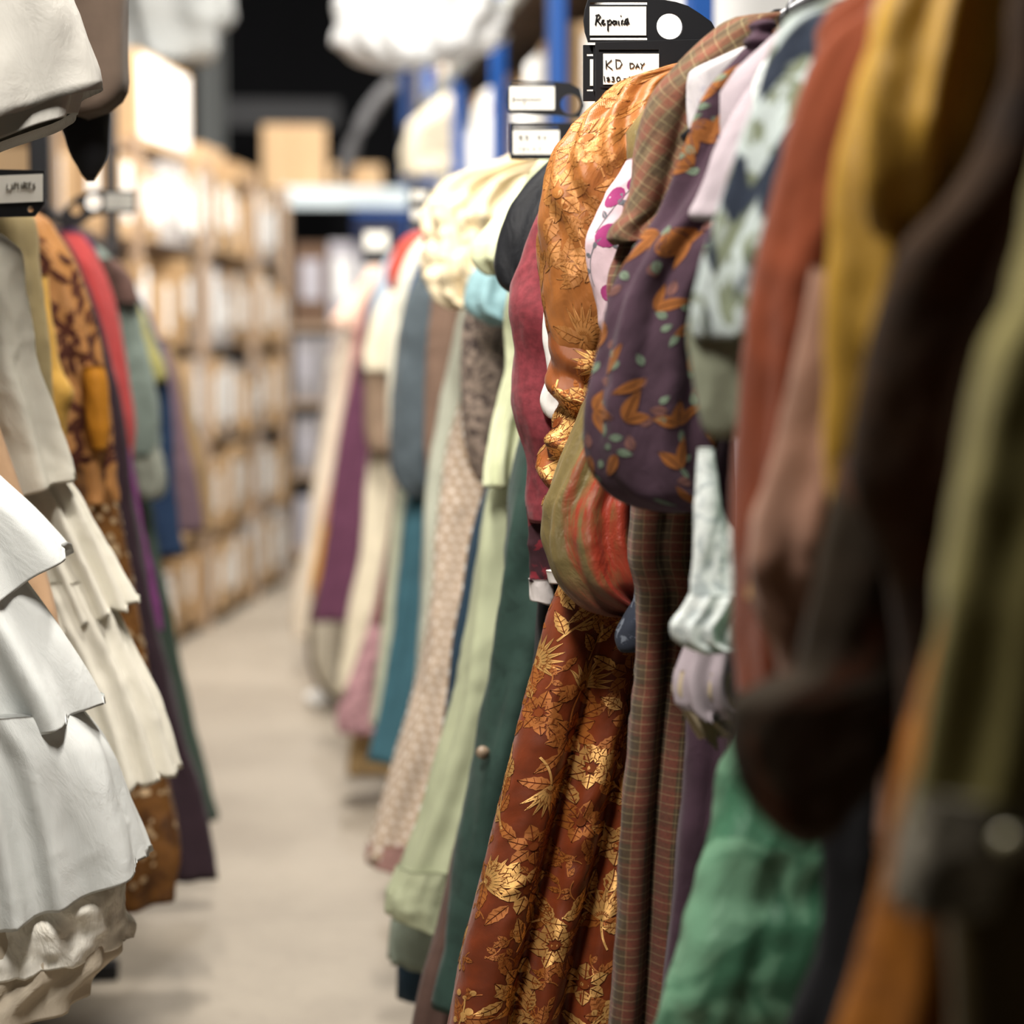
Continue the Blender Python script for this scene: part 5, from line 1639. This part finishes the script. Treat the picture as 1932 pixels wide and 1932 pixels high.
# white wrapped things and grey post at upper left
g = empty('plastic_cover', at(330, 60, 11.6), 'pale grey plastic cover bundled high at the upper left', 'plastic cover')
cloth('sheet', g, fab('plastic_white', '#8f9291', rough=.4, spec=.5, var=.1, vs=3, crease=.4), 11.6, 'R', [(-120, 200, 420), (-20, 205, 430), (30, 215, 428), (60, 225, 410), (95, 236, 400), (118, 245, 380)], b=.2, nz=40, ns=60, fold=(.02, .06, .25), wr=(.03, 3, 4))
g = empty('steel_column', at(400, 500, 15.5) * np.array((1, 1, 0)), 'dark grey steel column behind the beige rack', 'column')
p = at(400, 300, 15.5)
for dx in (-.09, .09):
    MB().box((p[0] + dx, p[1], 2.5), (.02, .22, 4.98)).build('flange', plain('column_grey', '#5d6060', .6, .3), g)
MB().box((p[0], p[1], 2.5), (.18, .02, 4.98)).build('web', MATS['column_grey'], g)
g = empty('air_duct', at(520, 210, 16.5), 'dark grey duct running across the far wall', 'duct')
a, b = at(420, 222, 16.5), at(640, 215, 16.5)
MB().box((a + b) / 2, (b[0] - a[0], .3, .22)).build('duct_body', plain('duct_grey', '#3e3f42', .6, .3), g, bevel=.01)
g = empty('flexible_hose', at(650, 335, 13.0), 'curved dark grey hose against the black far wall', 'hose')
MB().tube([at(x, y, 13.0) for x, y in ((648, 345), (655, 310), (668, 270), (682, 235), (700, 205), (722, 178), (750, 155))], .045, 14).build('hose_tube', plain('hose_grey', '#4b4b4d', .7, .2), g, True)

# crumpled tissue on the floor
g = empty('paper_scrap', (at(600, 1330, 8.75)[0], 8.75, 0.0), 'crumpled white paper scrap lying on the floor by the far hems', 'paper')
bm = bmesh.new()
bmesh.ops.create_icosphere(bm, subdivisions=3, radius=1)
for v in bm.verts:
    n = 1 + .35 * (hash((round(v.co.x * 9), round(v.co.y * 9), round(v.co.z * 9))) % 100 / 100 - .5)
    v.co = Vector((v.co.x * .05 * n, v.co.y * .05 * n, max(v.co.z * .03 * n + .026, .0)))
me = bpy.data.meshes.new('crumpled_sheet')
bm.to_mesh(me)
bm.free()
me.materials.append(WLAB)
o = bpy.data.objects.new('crumpled_sheet', me)
C.objects.link(o)
o.parent = g

# ------------------------------------------------------------------ light


def area(name, loc, size, sy, energy, col, rot=(0, 0, 0)):
    d = bpy.data.lights.new(name, 'AREA')
    d.shape = 'RECTANGLE'
    d.size = size
    d.size_y = sy
    d.energy = energy
    d.color = col
    o = bpy.data.objects.new(name, d)
    C.objects.link(o)
    o.location = loc
    o.rotation_euler = rot
    return o


WARM = (1.0, 0.94, 0.86)
TILT = math.radians(38)
area('ceiling_tube_light', (-0.25, 1.8, 3.15), 0.22, 0.8, 62, WARM, (math.radians(30), 0, 0))
area('ceiling_tube_light', (0.1, 3.4, 3.35), 0.2, 1.2, 60, WARM, (TILT, 0, 0))
area('ceiling_tube_light', (0.12, 5.9, 3.45), 0.2, 1.3, 72, WARM, (TILT, 0, 0))
area('ceiling_tube_light', (0.3, 9.4, 3.8), 0.2, 1.5, 100, (1, .95, .88), (TILT * .6, 0, 0))
area('ceiling_tube_light', (0.5, 12.2, 4.3), 0.2, 1.5, 90, (1, .95, .88), (TILT * .6, 0, 0))

w = bpy.data.worlds.new('world')
SC.world = w
w.use_nodes = True
w.node_tree.nodes['Background'].inputs[0].default_value = (0.5, 0.53, 0.6, 1)
w.node_tree.nodes['Background'].inputs[1].default_value = 0.02

vs = SC.view_settings
SC.display_settings.display_device = 'sRGB'
vs.view_transform = 'Standard'
vs.look = 'None'
vs.gamma = 1.0
vs.exposure = 0.6
vs.use_curve_mapping = False
SC.cycles.use_denoising = True
SC.cycles.max_bounces = 5
SC.cycles.diffuse_bounces = 3
SC.cycles.glossy_bounces = 2
SC.cycles.transmission_bounces = 0
SC.cycles.volume_bounces = 0
SC.cycles.sample_clamp_indirect = 6.0
